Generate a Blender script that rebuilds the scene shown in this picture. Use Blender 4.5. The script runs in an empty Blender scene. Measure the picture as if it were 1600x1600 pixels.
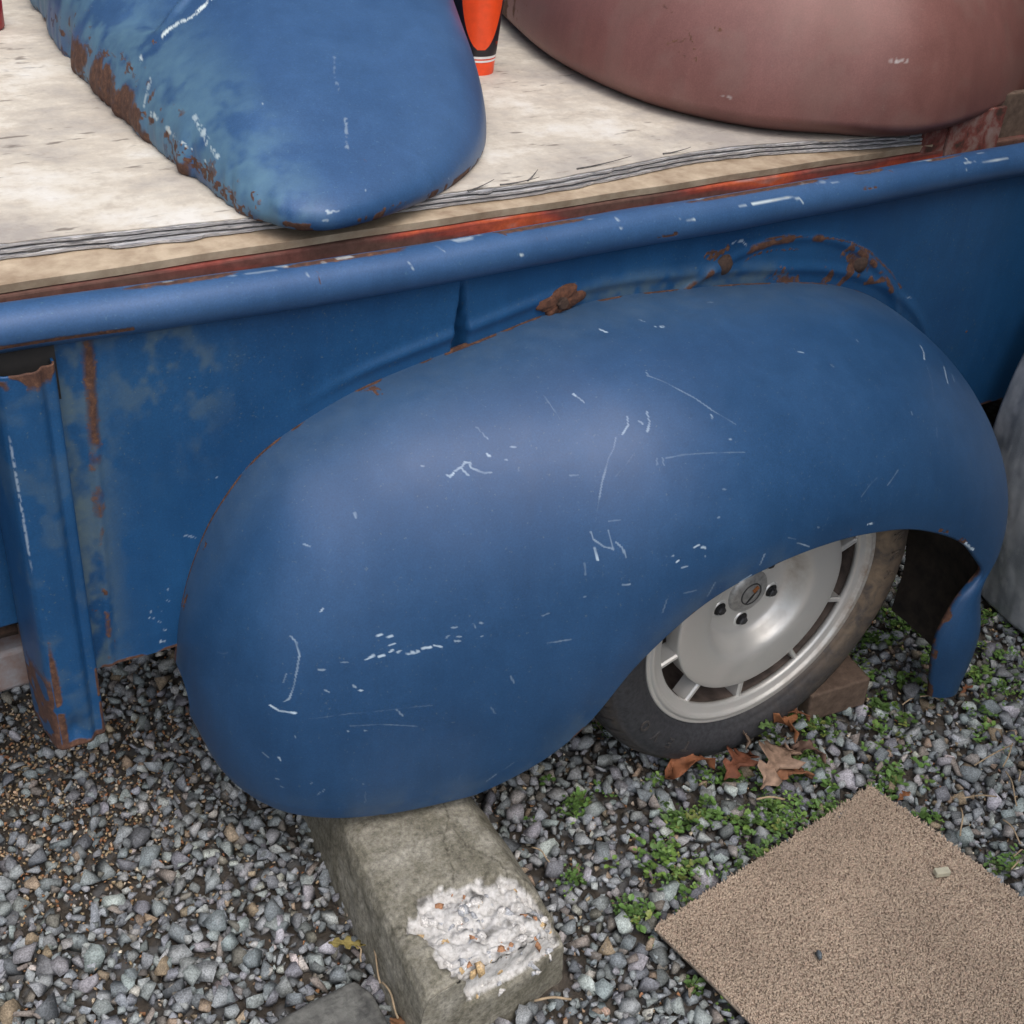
import bpy, bmesh, math, random
import numpy as np
from mathutils import Vector, Matrix

random.seed(7)
rng = np.random.default_rng(7)
R = math.radians
scene = bpy.context.scene
C = scene.collection

# ------------------------------------------------------------------ camera
cam_d = bpy.data.cameras.new("camera")
cam = bpy.data.objects.new("camera", cam_d)
C.objects.link(cam)
cam_d.sensor_width = 36.0
cam_d.lens = 43.875
cam_d.clip_start = 0.02
cam_d.clip_end = 500
_r = Vector((0.8499, -0.52146, 0.07581))
_u = Vector((0.24215, 0.51427, 0.82273))
_f = Vector((0.46801, 0.68088, -0.56335))
cam.matrix_world = Matrix(((_r.x, _u.x, -_f.x, -1.2262), (_r.y, _u.y, -_f.y, -1.0542),
                           (_r.z, _u.z, -_f.z, 1.5171), (0, 0, 0, 1)))
scene.camera = cam

# ------------------------------------------------------------------ world, sun, exposure
SUN_EL, SUN_AZ = 64.0, 188.0            # degrees; azimuth measured from +Y clockwise
w = bpy.data.worlds.new("World")
scene.world = w
w.use_nodes = True
wn = w.node_tree.nodes
wl = w.node_tree.links
bg = wn["Background"]
sky = wn.new("ShaderNodeTexSky")
sky.sky_type = 'NISHITA'
sky.sun_disc = False
sky.sun_elevation = R(SUN_EL)
sky.sun_rotation = R(SUN_AZ)
sky.air_density = 1.0
sky.dust_density = 4.0
hsv = wn.new("ShaderNodeHueSaturation")
hsv.inputs["Saturation"].default_value = 0.66
wl.new(sky.outputs[0], hsv.inputs["Color"])
wl.new(hsv.outputs[0], bg.inputs[0])
bg.inputs[1].default_value = 0.15
sun_d = bpy.data.lights.new("sun", 'SUN')
sun_d.energy = 0.85
sun_d.angle = R(80)
sun_d.color = (1.0, 0.98, 0.96)
sun = bpy.data.objects.new("sun", sun_d)
C.objects.link(sun)
az, el = R(SUN_AZ), R(SUN_EL)
sd = Vector((math.sin(az) * math.cos(el), math.cos(az) * math.cos(el), math.sin(el)))
sun.rotation_euler = sd.to_track_quat('Z', 'Y').to_euler()
scene.view_settings.view_transform = 'Standard'
scene.view_settings.look = 'None'
scene.view_settings.gamma = 1.0
scene.view_settings.use_curve_mapping = False
scene.view_settings.exposure = 0.6


# ------------------------------------------------------------------ helpers
def tag(o, label=None, cat=None, group=None, kind=None):
    for k, v in (("label", label), ("category", cat), ("group", group), ("kind", kind)):
        if v:
            o[k] = v
    return o


def empty(name, loc=(0, 0, 0)):
    o = bpy.data.objects.new(name, None)
    o.empty_display_size = 0.05
    o.location = loc
    C.objects.link(o)
    return o


def link_mesh(name, me, mat=None, parent=None):
    o = bpy.data.objects.new(name, me)
    C.objects.link(o)
    if mat is not None and not me.materials:
        me.materials.append(mat)
    if parent is not None:
        o.parent = parent
        pl = parent
        off = Vector((0, 0, 0))
        while pl is not None:
            off += pl.location
            pl = pl.parent
        o.location = -off
    return o


def raw_mesh(name, V, F, smooth=True, attrs=None):
    """V (n,3) array; F list of tuples or (m,k) int array."""
    me = bpy.data.meshes.new(name)
    V = np.ascontiguousarray(V, dtype=np.float32)
    if isinstance(F, np.ndarray):
        m, k = F.shape
        me.vertices.add(len(V))
        me.vertices.foreach_set("co", V.ravel())
        me.loops.add(m * k)
        me.loops.foreach_set("vertex_index", F.astype(np.int32).ravel())
        me.polygons.add(m)
        me.polygons.foreach_set("loop_start", np.arange(0, m * k, k, dtype=np.int32))
        me.update(calc_edges=True)
        me.validate()
    else:
        me.from_pydata([tuple(v) for v in V], [], F)
    if smooth:
        me.polygons.foreach_set("use_smooth", np.ones(len(me.polygons), dtype=bool))
    for an, arr in (attrs or {}).items():
        a = me.attributes.new(an, 'FLOAT_COLOR', 'POINT')
        col = np.ones((len(V), 4), dtype=np.float32)
        col[:, :arr.shape[1]] = arr
        a.data.foreach_set("color", col.ravel())
    me.update()
    return me


def grid_faces(nu, nv, base=0, flip=False, closed_u=False):
    uu = nu if closed_u else nu - 1
    i = np.arange(uu)[:, None]
    j = np.arange(nv - 1)[None, :]
    i2 = (i + 1) % nu
    a = i * nv + j
    b = i2 * nv + j
    c = i2 * nv + j + 1
    d = i * nv + j + 1
    F = np.stack([x + 0 * a for x in ((a, d, c, b) if flip else (a, b, c, d))], -1).reshape(-1, 4)
    return F + base


def spline(pts, n, t=None, knots=None):
    """Catmull-Rom / cubic Hermite through pts, n samples, uniform in index unless knots are given."""
    p = np.asarray(pts, float)
    k = np.arange(len(p), dtype=float) if knots is None else np.asarray(knots, float)
    m = np.zeros_like(p)
    m[1:-1] = (p[2:] - p[:-2]) / (k[2:] - k[:-2])[:, None]
    m[0] = (p[1] - p[0]) / (k[1] - k[0])
    m[-1] = (p[-1] - p[-2]) / (k[-1] - k[-2])
    x = np.linspace(k[0], k[-1], n) if t is None else np.asarray(t, float)
    i = np.clip(np.searchsorted(k, x, side='right') - 1, 0, len(p) - 2)
    h = (k[i + 1] - k[i])[:, None]
    s = ((x - k[i])[:, None]) / h
    return ((2 * s**3 - 3 * s**2 + 1) * p[i] + (s**3 - 2 * s**2 + s) * h * m[i]
            + (-2 * s**3 + 3 * s**2) * p[i + 1] + (s**3 - s**2) * h * m[i + 1])


def _hash(ix, iy, iz, seed):
    n = (ix * 374761393 + iy * 668265263 + iz * 2147483647 + seed * 1274126177) & 0xffffffff
    n = ((n ^ (n >> 13)) * 1274126177) & 0xffffffff
    n = ((n ^ (n >> 16)) * 2246822519) & 0xffffffff
    return ((n ^ (n >> 15)) & 0xffffff) / float(0xffffff)


def vnoise(P, scale=1.0, seed=0, octaves=1):
    """3D value noise in 0..1 at points P (n,3)."""
    P = np.asarray(P, float) * scale
    tot = np.zeros(len(P))
    amp, norm = 1.0, 0.0
    for o in range(octaves):
        q = np.floor(P).astype(np.int64)
        f = P - q
        f = f * f * (3 - 2 * f)
        v = 0
        for dx in (0, 1):
            for dy in (0, 1):
                for dz in (0, 1):
                    wgt = (f[:, 0] if dx else 1 - f[:, 0]) * (f[:, 1] if dy else 1 - f[:, 1]) * (f[:, 2] if dz else 1 - f[:, 2])
                    v = v + wgt * _hash(q[:, 0] + dx, q[:, 1] + dy, q[:, 2] + dz, seed + o * 17)
        tot += amp * v
        norm += amp
        amp *= 0.5
        P = P * 2.03
    return tot / norm


def sstep(a, b, x):
    t = np.clip((x - a) / (b - a), 0, 1)
    return t * t * (3 - 2 * t)


def paint(V, strokes, out, ch, wmin=0.0016):
    """strokes: list of (width, strength, [points]) in world space; raises out[:,ch] near the polyline."""
    for wd, st, pts in strokes:
        pts = np.asarray(pts, float)
        if wd < wmin:
            st, wd = st * min(1.0, 0.75 * wd / wmin), wmin
        lo = pts.min(0) - wd * 2
        hi = pts.max(0) + wd * 2
        m = np.where(np.all((V > lo) & (V < hi), axis=1))[0]
        if len(m) == 0:
            continue
        Q = V[m]
        d = np.full(len(m), 9.0)
        if len(pts) == 1:
            d = np.linalg.norm(Q - pts[0], axis=1)
        for a, b in zip(pts[:-1], pts[1:]):
            ab = b - a
            t = np.clip(((Q - a) @ ab) / max(ab @ ab, 1e-12), 0, 1)
            d = np.minimum(d, np.linalg.norm(Q - a - t[:, None] * ab, axis=1))
        n = vnoise(Q, 160, seed=3)
        val = st * (1 - sstep(wd * 0.45, wd * 1.15, d * (0.6 + 0.8 * n))) * (0.45 + 0.75 * vnoise(Q, 70, seed=8))
        if wd > 0.0025:
            val = val * sstep(0.34, 0.56, vnoise(Q, 230, seed=12, octaves=2))
        out[m, ch] = np.maximum(out[m, ch], val)


class MB:
    """collects boxes, tubes and lathes into one mesh"""
    def __init__(self):
        self.V, self.F, self.n = [], [], 0

    def add(self, V, F):
        V = np.asarray(V, float)
        self.V.append(V)
        self.F += [tuple(int(i) + self.n for i in f) for f in F]
        self.n += len(V)
        return self

    def box(self, lo, hi, rot=None, at=None):
        x0, y0, z0 = lo
        x1, y1, z1 = hi
        V = np.array([(x, y, z) for x in (x0, x1) for y in (y0, y1) for z in (z0, z1)], float)
        if rot is not None:
            V = V @ np.array(rot.to_3x3()).T
        if at is not None:
            V = V + np.array(at)
        return self.add(V, [(0, 1, 3, 2), (4, 6, 7, 5), (0, 4, 5, 1), (2, 3, 7, 6), (0, 2, 6, 4), (1, 5, 7, 3)])

    def tube(self, pts, rad, n=10, cap=True):
        pts = np.asarray(pts, float)
        rad = np.broadcast_to(np.asarray(rad, float), (len(pts),))
        V = []
        tang = np.gradient(pts, axis=0)
        ref = np.array([0.13, 0.21, 0.97])
        for p, t, r_ in zip(pts, tang, rad):
            t = t / (np.linalg.norm(t) + 1e-12)
            a = np.cross(t, ref)
            if np.linalg.norm(a) < 1e-3:
                a = np.cross(t, [1, 0, 0])
            a /= np.linalg.norm(a)
            b = np.cross(t, a)
            for k in range(n):
                an = 2 * math.pi * k / n
                V.append(p + r_ * (math.cos(an) * a + math.sin(an) * b))
        F = []
        for i in range(len(pts) - 1):
            for k in range(n):
                k2 = (k + 1) % n
                F.append((i * n + k, i * n + k2, (i + 1) * n + k2, (i + 1) * n + k))
        if cap:
            F.append(tuple(range(n))[::-1])
            F.append(tuple((len(pts) - 1) * n + k for k in range(n)))
        return self.add(V, F)

    def lathe(self, prof, n, centre, a0=0.0, a1=2 * math.pi):
        """prof list of (r, y): revolve about the Y axis through centre"""
        full = abs(a1 - a0 - 2 * math.pi) < 1e-6
        m = n if full else n + 1
        V, F = [], []
        for k in range(m):
            an = a0 + (a1 - a0) * k / n
            for r_, y in prof:
                V.append((centre[0] + r_ * math.cos(an), centre[1] + y, centre[2] + r_ * math.sin(an)))
        L = len(prof)
        for k in range(n):
            k2 = (k + 1) % m
            for j in range(L - 1):
                F.append((k * L + j, k * L + j + 1, k2 * L + j + 1, k2 * L + j))
        return self.add(V, F)

    def build(self, name, mat, parent=None, smooth=False, bevel=0.0, attrs=None):
        V = np.concatenate(self.V)
        me = raw_mesh(name, V, self.F, smooth=smooth, attrs=attrs)
        o = link_mesh(name, me, mat, parent)
        if bevel:
            md = o.modifiers.new("bevel", 'BEVEL')
            md.width = bevel
            md.segments = 2
            md.limit_method = 'ANGLE'
            md.harden_normals = False
        return o


# ------------------------------------------------------------------ materials
def new_mat(name):
    m = bpy.data.materials.new(name)
    m.use_nodes = True
    return m, m.node_tree.nodes, m.node_tree.links, m.node_tree.nodes["Principled BSDF"]


def N(nodes, typ, **kw):
    n = nodes.new(typ)
    for k, v in kw.items():
        setattr(n, k, v)
    return n


def noise(nodes, links, scale, detail=4, rough=0.55, vec=None, dist=0.0):
    n = nodes.new("ShaderNodeTexNoise")
    n.inputs["Scale"].default_value = scale
    n.inputs["Detail"].default_value = detail
    n.inputs["Roughness"].default_value = rough
    n.inputs["Distortion"].default_value = dist
    if vec is not None:
        links.new(vec, n.inputs["Vector"])
    return n


def ramp(nodes, links, src, stops):
    r_ = nodes.new("ShaderNodeValToRGB")
    e = r_.color_ramp.elements
    while len(e) < len(stops):
        e.new(0.5)
    for el_, (p, c) in zip(e, stops):
        el_.position = p
        el_.color = (c, c, c, 1) if isinstance(c, (int, float)) else (*c, 1)
    links.new(src, r_.inputs[0])
    return r_.outputs[0]


def mix(nodes, links, fac, a, b, mode='MIX'):
    n = nodes.new("ShaderNodeMix")
    n.data_type = 'RGBA'
    n.blend_type = mode
    for val, idx in ((fac, 0), (a, 6), (b, 7)):
        if isinstance(val, (int, float)):
            n.inputs[idx].default_value = val
        elif isinstance(val, tuple):
            n.inputs[idx].default_value = (*val, 1)
        else:
            links.new(val, n.inputs[idx])
    return n.outputs[2]


def mth(nodes, links, op, a, b=None):
    n = nodes.new("ShaderNodeMath")
    n.operation = op
    n.use_clamp = True
    for i, v in enumerate((a, b)):
        if v is None:
            continue
        if isinstance(v, (int, float)):
            n.inputs[i].default_value = v
        else:
            links.new(v, n.inputs[i])
    return n.outputs[0]


def bump(nodes, links, bsdf, h, strength, dist):
    b = nodes.new("ShaderNodeBump")
    b.inputs["Strength"].default_value = strength
    b.inputs["Distance"].default_value = dist
    links.new(h, b.inputs["Height"])
    links.new(b.outputs[0], bsdf.inputs["Normal"])
    return b


def geo_pos(nodes):
    return nodes.new("ShaderNodeNewGeometry").outputs["Position"]


def paint_mat(name, base, base2, dusty, chip, rough=0.4, rust_dark=(0.04, 0.02, 0.013), rust_lite=(0.19, 0.095, 0.05), tint=(0.70, 0.76, 1.0)):
    """old sheet-metal paint. 'wear': R bare chips and scratches, G rust, B dust or fading"""
    m, nd, lk, b = new_mat(name)
    pos = geo_pos(nd)
    at = N(nd, "ShaderNodeAttribute", attribute_name="wear")
    sp = nd.new("ShaderNodeSeparateColor")
    lk.new(at.outputs["Color"], sp.inputs[0])
    n1 = noise(nd, lk, 5.0, 5, 0.6, pos)
    n1b = noise(nd, lk, 19.0, 7, 0.7, pos, 0.8)
    col = mix(nd, lk, ramp(nd, lk, n1.outputs[0], [(0.35, 0.0), (0.68, 1.0)]), base, base2)
    col = mix(nd, lk, 1.0, col, ramp(nd, lk, n1b.outputs[0], [(0.28, 0.93), (0.5, 1.0), (0.72, 1.07)]), 'MULTIPLY')
    n5 = noise(nd, lk, 420.0, 2, 0.6, pos)
    mps = nd.new("ShaderNodeMapping")
    lk.new(pos, mps.inputs[0])
    mps.inputs["Scale"].default_value = (7.0, 7.0, 0.9)
    n6 = noise(nd, lk, 6.0, 6, 0.7, mps.outputs[0], 0.3)
    col = mix(nd, lk, 1.0, col, ramp(nd, lk, n5.outputs[0], [(0.3, 0.88), (0.7, 1.12)]), 'MULTIPLY')
    col = mix(nd, lk, 1.0, col, ramp(nd, lk, n6.outputs[0], [(0.3, 0.93), (0.7, 1.07)]), 'MULTIPLY')
    n2 = noise(nd, lk, 38.0, 6, 0.65, pos)
    dustf = mth(nd, lk, 'MULTIPLY', sp.outputs[2], ramp(nd, lk, n2.outputs[0], [(0.25, 0.35), (0.7, 1.0)]))
    col = mix(nd, lk, dustf, col, dusty)
    # tiny specks of dirt and paint
    n3 = noise(nd, lk, 240.0, 2, 0.5, pos)
    col = mix(nd, lk, ramp(nd, lk, n3.outputs[0], [(0.66, 0.0), (0.76, 0.45)]), col, dusty)
    n4 = noise(nd, lk, 110.0, 6, 0.75, pos)
    rc = ramp(nd, lk, n4.outputs[0], [(0.3, rust_dark), (0.52, (0.095, 0.045, 0.025)), (0.72, rust_lite)])
    rf = mth(nd, lk, 'ADD', sp.outputs[1], mth(nd, lk, 'SUBTRACT', n4.outputs[0], 0.5))
    rfac = mth(nd, lk, 'MULTIPLY', ramp(nd, lk, rf, [(0.34, 0.0), (0.58, 1.0)]),
               ramp(nd, lk, sp.outputs[1], [(0.0, 0.0), (0.12, 1.0)]))
    col = mix(nd, lk, rfac, col, rc)
    col = mix(nd, lk, ramp(nd, lk, sp.outputs[0], [(0.08, 0.0), (0.95, 0.95)]), col, chip)
    lk.new(col, b.inputs["Base Color"])
    rr = mix(nd, lk, rfac, ramp(nd, lk, n1b.outputs[0], [(0.25, rough - 0.03), (0.75, rough + 0.06)]), (0.9, 0.9, 0.9))
    rr = mix(nd, lk, dustf, rr, (rough + 0.25,) * 3)
    lk.new(rr, b.inputs["Roughness"])
    b.inputs["Specular Tint"].default_value = (*tint, 1)
    b.inputs["Coat Weight"].default_value = 0.05
    b.inputs["Coat Roughness"].default_value = 0.4
    hh = mth(nd, lk, 'ADD', mth(nd, lk, 'MULTIPLY', rfac, n4.outputs[0]), mth(nd, lk, 'MULTIPLY', n3.outputs[0], 0.04))
    bump(nd, lk, b, hh, 0.5, 0.0015)
    return m


BLUE1, BLUE2 = (0.015, 0.054, 0.130), (0.021, 0.068, 0.157)
M = {}
M['blue'] = paint_mat("blue_paint", BLUE1, BLUE2, (0.10, 0.14, 0.17), (0.50, 0.62, 0.72), 0.40)
M['blue_panel'] = paint_mat("blue_panel_paint", (0.009, 0.056, 0.150), (0.014, 0.075, 0.185), (0.13, 0.17, 0.15), (0.55, 0.66, 0.76), 0.45)
M['blue_light'] = paint_mat("faded_blue_paint", (0.027, 0.076, 0.175), (0.040, 0.10, 0.215), (0.10, 0.20, 0.27), (0.66, 0.76, 0.76), 0.40)
M['primer'] = paint_mat("brown_primer", (0.165, 0.074, 0.064), (0.205, 0.094, 0.082), (0.20, 0.13, 0.11), (0.45, 0.42, 0.40), 0.46, tint=(1.0, 0.80, 0.78))
M['grey_panel'] = paint_mat("grey_metal", (0.15, 0.165, 0.18), (0.28, 0.30, 0.32), (0.42, 0.43, 0.44), (0.55, 0.55, 0.55), 0.4, tint=(1, 1, 1))


def simple(name, c1, c2, scale, rough, bstr=0.3, bdist=0.002, metal=0.0, detail=6, spec=0.5, attr=None):
    m, nd, lk, b = new_mat(name)
    pos = geo_pos(nd)
    n1 = noise(nd, lk, scale, detail, 0.65, pos)
    col = mix(nd, lk, ramp(nd, lk, n1.outputs[0], [(0.3, 0.0), (0.7, 1.0)]), c1, c2)
    if attr:
        at = N(nd, "ShaderNodeAttribute", attribute_name=attr)
        col = mix(nd, lk, 1.0, col, at.outputs["Color"], 'MULTIPLY')
    lk.new(col, b.inputs["Base Color"])
    b.inputs["Roughness"].default_value = rough
    b.inputs["Metallic"].default_value = metal
    b.inputs["Specular IOR Level"].default_value = spec
    if bstr:
        bump(nd, lk, b, n1.outputs[0], bstr, bdist)
    return m


M['rust'] = simple("rust", (0.035, 0.016, 0.011), (0.16, 0.065, 0.035), 120, 0.9, 0.6, 0.003)
M['dark_rust'] = simple("dark_rust", (0.025, 0.015, 0.012), (0.08, 0.045, 0.03), 120, 0.85, 0.6, 0.003)
M['under'] = simple("underbody_grime", (0.022, 0.018, 0.015), (0.075, 0.055, 0.042), 30, 0.9, 0.5, 0.004)
M['grey_frame'] = simple("grey_flaking_steel", (0.17, 0.09, 0.06), (0.24, 0.25, 0.27), 26, 0.7, 0.5, 0.003)
M['wood_block'] = simple("old_lumber", (0.07, 0.045, 0.032), (0.16, 0.11, 0.08), 60, 0.85, 0.5, 0.003)
M['nut'] = simple("lug_steel", (0.03, 0.03, 0.032), (0.08, 0.08, 0.085), 200, 0.5, 0.2, 0.001, 0.6)
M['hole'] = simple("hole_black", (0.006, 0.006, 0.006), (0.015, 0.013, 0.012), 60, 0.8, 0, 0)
M['blocker_wood'] = simple("blocker_boards", (0.018, 0.015, 0.013), (0.05, 0.042, 0.036), 18, 0.85, 0.4, 0.003)  # dark boards of the unseen pieces added to block light


def stone_mat():
    m, nd, lk, b = new_mat("crushed_stone")
    pos = geo_pos(nd)
    at = N(nd, "ShaderNodeAttribute", attribute_name="tint")
    n1 = noise(nd, lk, 70, 6, 0.7, pos)
    n2 = noise(nd, lk, 420, 3, 0.6, pos)
    n3 = noise(nd, lk, 60, 3, 0.6, pos, 1.5)
    v = mix(nd, lk, 1.0, at.outputs["Color"], ramp(nd, lk, n1.outputs[0], [(0.25, 0.62), (0.75, 1.35)]), 'MULTIPLY')
    v = mix(nd, lk, 1.0, v, ramp(nd, lk, n2.outputs[0], [(0.3, 0.55), (0.7, 1.5)]), 'MULTIPLY')
    v = mix(nd, lk, ramp(nd, lk, n3.outputs[0], [(0.62, 0.0), (0.70, 0.30)]), v, (0.36, 0.37, 0.38))
    lk.new(v, b.inputs["Base Color"])
    b.inputs["Roughness"].default_value = 0.78
    b.inputs["Specular IOR Level"].default_value = 0.35
    bump(nd, lk, b, n2.outputs[0], 0.5, 0.0012)
    return m


M['stone'] = stone_mat()


def ground_mat():
    m, nd, lk, b = new_mat("dirt_ground")
    pos = geo_pos(nd)
    n1 = noise(nd, lk, 14, 8, 0.7, pos)
    n2 = noise(nd, lk, 160, 4, 0.7, pos)
    c = ramp(nd, lk, n1.outputs[0], [(0.3, (0.028, 0.023, 0.018)), (0.55, (0.058, 0.048, 0.038)), (0.75, (0.10, 0.082, 0.064))])
    c = mix(nd, lk, 1.0, c, ramp(nd, lk, n2.outputs[0], [(0.3, 0.6), (0.7, 1.5)]), 'MULTIPLY')
    vo = nd.new("ShaderNodeTexVoronoi")
    vo.inputs["Scale"].default_value = 45
    lk.new(pos, vo.inputs["Vector"])
    c = mix(nd, lk, ramp(nd, lk, vo.outputs["Distance"], [(0.25, 0.7), (0.55, 0.0)]), c, (0.12, 0.125, 0.13))
    lk.new(c, b.inputs["Base Color"])
    b.inputs["Roughness"].default_value = 0.95
    bump(nd, lk, b, n2.outputs[0], 0.7, 0.004)
    return m


M['ground'] = ground_mat()


def ply_mat(name, edge=False):
    m, nd, lk, b = new_mat(name)
    pos = geo_pos(nd)
    mp = nd.new("ShaderNodeMapping")
    lk.new(pos, mp.inputs[0])
    mp.inputs["Scale"].default_value = (1.6, 6.0, 6.0) if not edge else (3.0, 60.0, 130.0)
    n1 = noise(nd, lk, 9.0, 7, 0.62, mp.outputs[0], 0.1)
    n2 = noise(nd, lk, 4.2, 8, 0.72, pos, 0.1)
    n3 = noise(nd, lk, 55.0, 5, 0.7, pos)
    mp2 = nd.new("ShaderNodeMapping")
    lk.new(pos, mp2.inputs[0])
    mp2.inputs["Scale"].default_value = (0.5, 1.6, 1.0)
    n4 = noise(nd, lk, 30.0, 3, 0.6, mp2.outputs[0])
    if not edge:
        c = ramp(nd, lk, n1.outputs[0], [(0.25, (0.54, 0.475, 0.385)), (0.5, (0.59, 0.535, 0.445)), (0.8, (0.635, 0.59, 0.505))])
        c = mix(nd, lk, ramp(nd, lk, n2.outputs[0], [(0.43, 0.0), (0.62, 0.85)]), c, (0.33, 0.30, 0.275))
        c = mix(nd, lk, ramp(nd, lk, n2.outputs[0], [(0.32, 0.85), (0.46, 0.0)]), c, (0.70, 0.68, 0.63))
        c = mix(nd, lk, ramp(nd, lk, n4.outputs[0], [(0.64, 0.0), (0.72, 0.8)]), c, (0.15, 0.125, 0.105))
        c = mix(nd, lk, ramp(nd, lk, n3.outputs[0], [(0.3, 0.25), (0.5, 0.0)]), c, (0.25, 0.20, 0.16))
    else:
        c = ramp(nd, lk, n1.outputs[0], [(0.3, (0.10, 0.10, 0.11)), (0.48, (0.33, 0.33, 0.34)), (0.64, (0.66, 0.65, 0.64))])
    lk.new(c, b.inputs["Base Color"])
    b.inputs["Roughness"].default_value = 0.75
    b.inputs["Specular IOR Level"].default_value = 0.3
    bump(nd, lk, b, n1.outputs[0], 0.35, 0.002)
    return m


M['ply'] = ply_mat("weathered_plywood")
M['ply_edge'] = ply_mat("grey_ply_edge", True)
M['ply_dark'] = simple("dark_ply_core", (0.05, 0.045, 0.042), (0.16, 0.15, 0.145), 120, 0.9, 0.5, 0.003)
M['ply_low'] = simple("pale_board", (0.26, 0.185, 0.12), (0.52, 0.42, 0.30), 24, 0.8, 0.4, 0.003)


def red_board_mat():
    m, nd, lk, b = new_mat("red_painted_board")
    pos = geo_pos(nd)
    mp = nd.new("ShaderNodeMapping")
    lk.new(pos, mp.inputs[0])
    mp.inputs["Scale"].default_value = (1.0, 4.0, 6.0)
    n1 = noise(nd, lk, 4.5, 4, 0.5, mp.outputs[0])
    n2 = noise(nd, lk, 60, 5, 0.7, pos)
    c = ramp(nd, lk, n1.outputs[0], [(0.40, (0.13, 0.07, 0.055)), (0.52, (0.16, 0.06, 0.05)), (0.58, (0.28, 0.06, 0.045)),
                                     (0.66, (0.50, 0.10, 0.04)), (0.76, (0.28, 0.24, 0.24))])
    c = mix(nd, lk, 1.0, c, ramp(nd, lk, n2.outputs[0], [(0.3, 0.65), (0.7, 1.25)]), 'MULTIPLY')
    lk.new(c, b.inputs["Base Color"])
    b.inputs["Roughness"].default_value = 0.9
    b.inputs["Specular IOR Level"].default_value = 0.2
    bump(nd, lk, b, n2.outputs[0], 0.3, 0.002)
    return m


M['red_board'] = red_board_mat()


def flaked_mat():
    m, nd, lk, b = new_mat("flaked_red_white_paint")
    pos = geo_pos(nd)
    n1 = noise(nd, lk, 26, 6, 0.65, pos, 0.3)
    c = ramp(nd, lk, n1.outputs[0], [(0.36, (0.05, 0.028, 0.02)), (0.46, (0.17, 0.045, 0.035)), (0.56, (0.22, 0.13, 0.11)), (0.7, (0.27, 0.20, 0.18))])
    lk.new(c, b.inputs["Base Color"])
    b.inputs["Roughness"].default_value = 0.8
    bump(nd, lk, b, n1.outputs[0], 0.5, 0.003)
    return m


M['flaked'] = flaked_mat()


def tyre_mat():
    m, nd, lk, b = new_mat("dusty_rubber")
    pos = geo_pos(nd)
    at = N(nd, "ShaderNodeAttribute", attribute_name="wear")
    sp = nd.new("ShaderNodeSeparateColor")
    lk.new(at.outputs["Color"], sp.inputs[0])
    n1 = noise(nd, lk, 28, 6, 0.65, pos, 0.6)
    n2 = noise(nd, lk, 150, 4, 0.6, pos)
    c = ramp(nd, lk, n2.outputs[0], [(0.3, (0.022, 0.023, 0.027)), (0.7, (0.048, 0.050, 0.056))])
    f = mth(nd, lk, 'MULTIPLY', sp.outputs[0], ramp(nd, lk, n1.outputs[0], [(0.34, 0.15), (0.62, 1.0)]))
    c = mix(nd, lk, f, c, (0.24, 0.175, 0.115))
    lk.new(c, b.inputs["Base Color"])
    b.inputs["Roughness"].default_value = 0.62
    b.inputs["Specular IOR Level"].default_value = 0.4
    bump(nd, lk, b, n2.outputs[0], 0.25, 0.001)
    return m


M['tyre'] = tyre_mat()


def alloy_mat(name, c1, c2, dirt, rough=0.38):
    m, nd, lk, b = new_mat(name)
    pos = geo_pos(nd)
    at = N(nd, "ShaderNodeAttribute", attribute_name="wear")
    sp = nd.new("ShaderNodeSeparateColor")
    lk.new(at.outputs["Color"], sp.inputs[0])
    n1 = noise(nd, lk, 22, 6, 0.65, pos)
    n2 = noise(nd, lk, 350, 3, 0.6, pos)
    c = mix(nd, lk, ramp(nd, lk, n1.outputs[0], [(0.3, 0.0), (0.7, 1.0)]), c1, c2)
    f = mth(nd, lk, 'MULTIPLY', sp.outputs[0], ramp(nd, lk, n1.outputs[0], [(0.35, 0.1), (0.68, 1.0)]))
    c = mix(nd, lk, f, c, dirt)
    lk.new(c, b.inputs["Base Color"])
    lk.new(mix(nd, lk, f, (0.5, 0.5, 0.5), (0, 0, 0)), b.inputs["Metallic"])
    lk.new(mix(nd, lk, f, ramp(nd, lk, n2.outputs[0], [(0.3, rough - 0.06), (0.7, rough + 0.08)]), (0.8, 0.8, 0.8)), b.inputs["Roughness"])
    bump(nd, lk, b, n2.outputs[0], 0.1, 0.0006)
    return m


M['alloy'] = alloy_mat("silver_wheel_paint", (0.60, 0.60, 0.575), (0.70, 0.70, 0.68), (0.20, 0.13, 0.075))
M['barrel'] = simple("dirty_barrel", (0.05, 0.04, 0.036), (0.17, 0.13, 0.11), 35, 0.7, 0.3, 0.002, 0.2)


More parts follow.
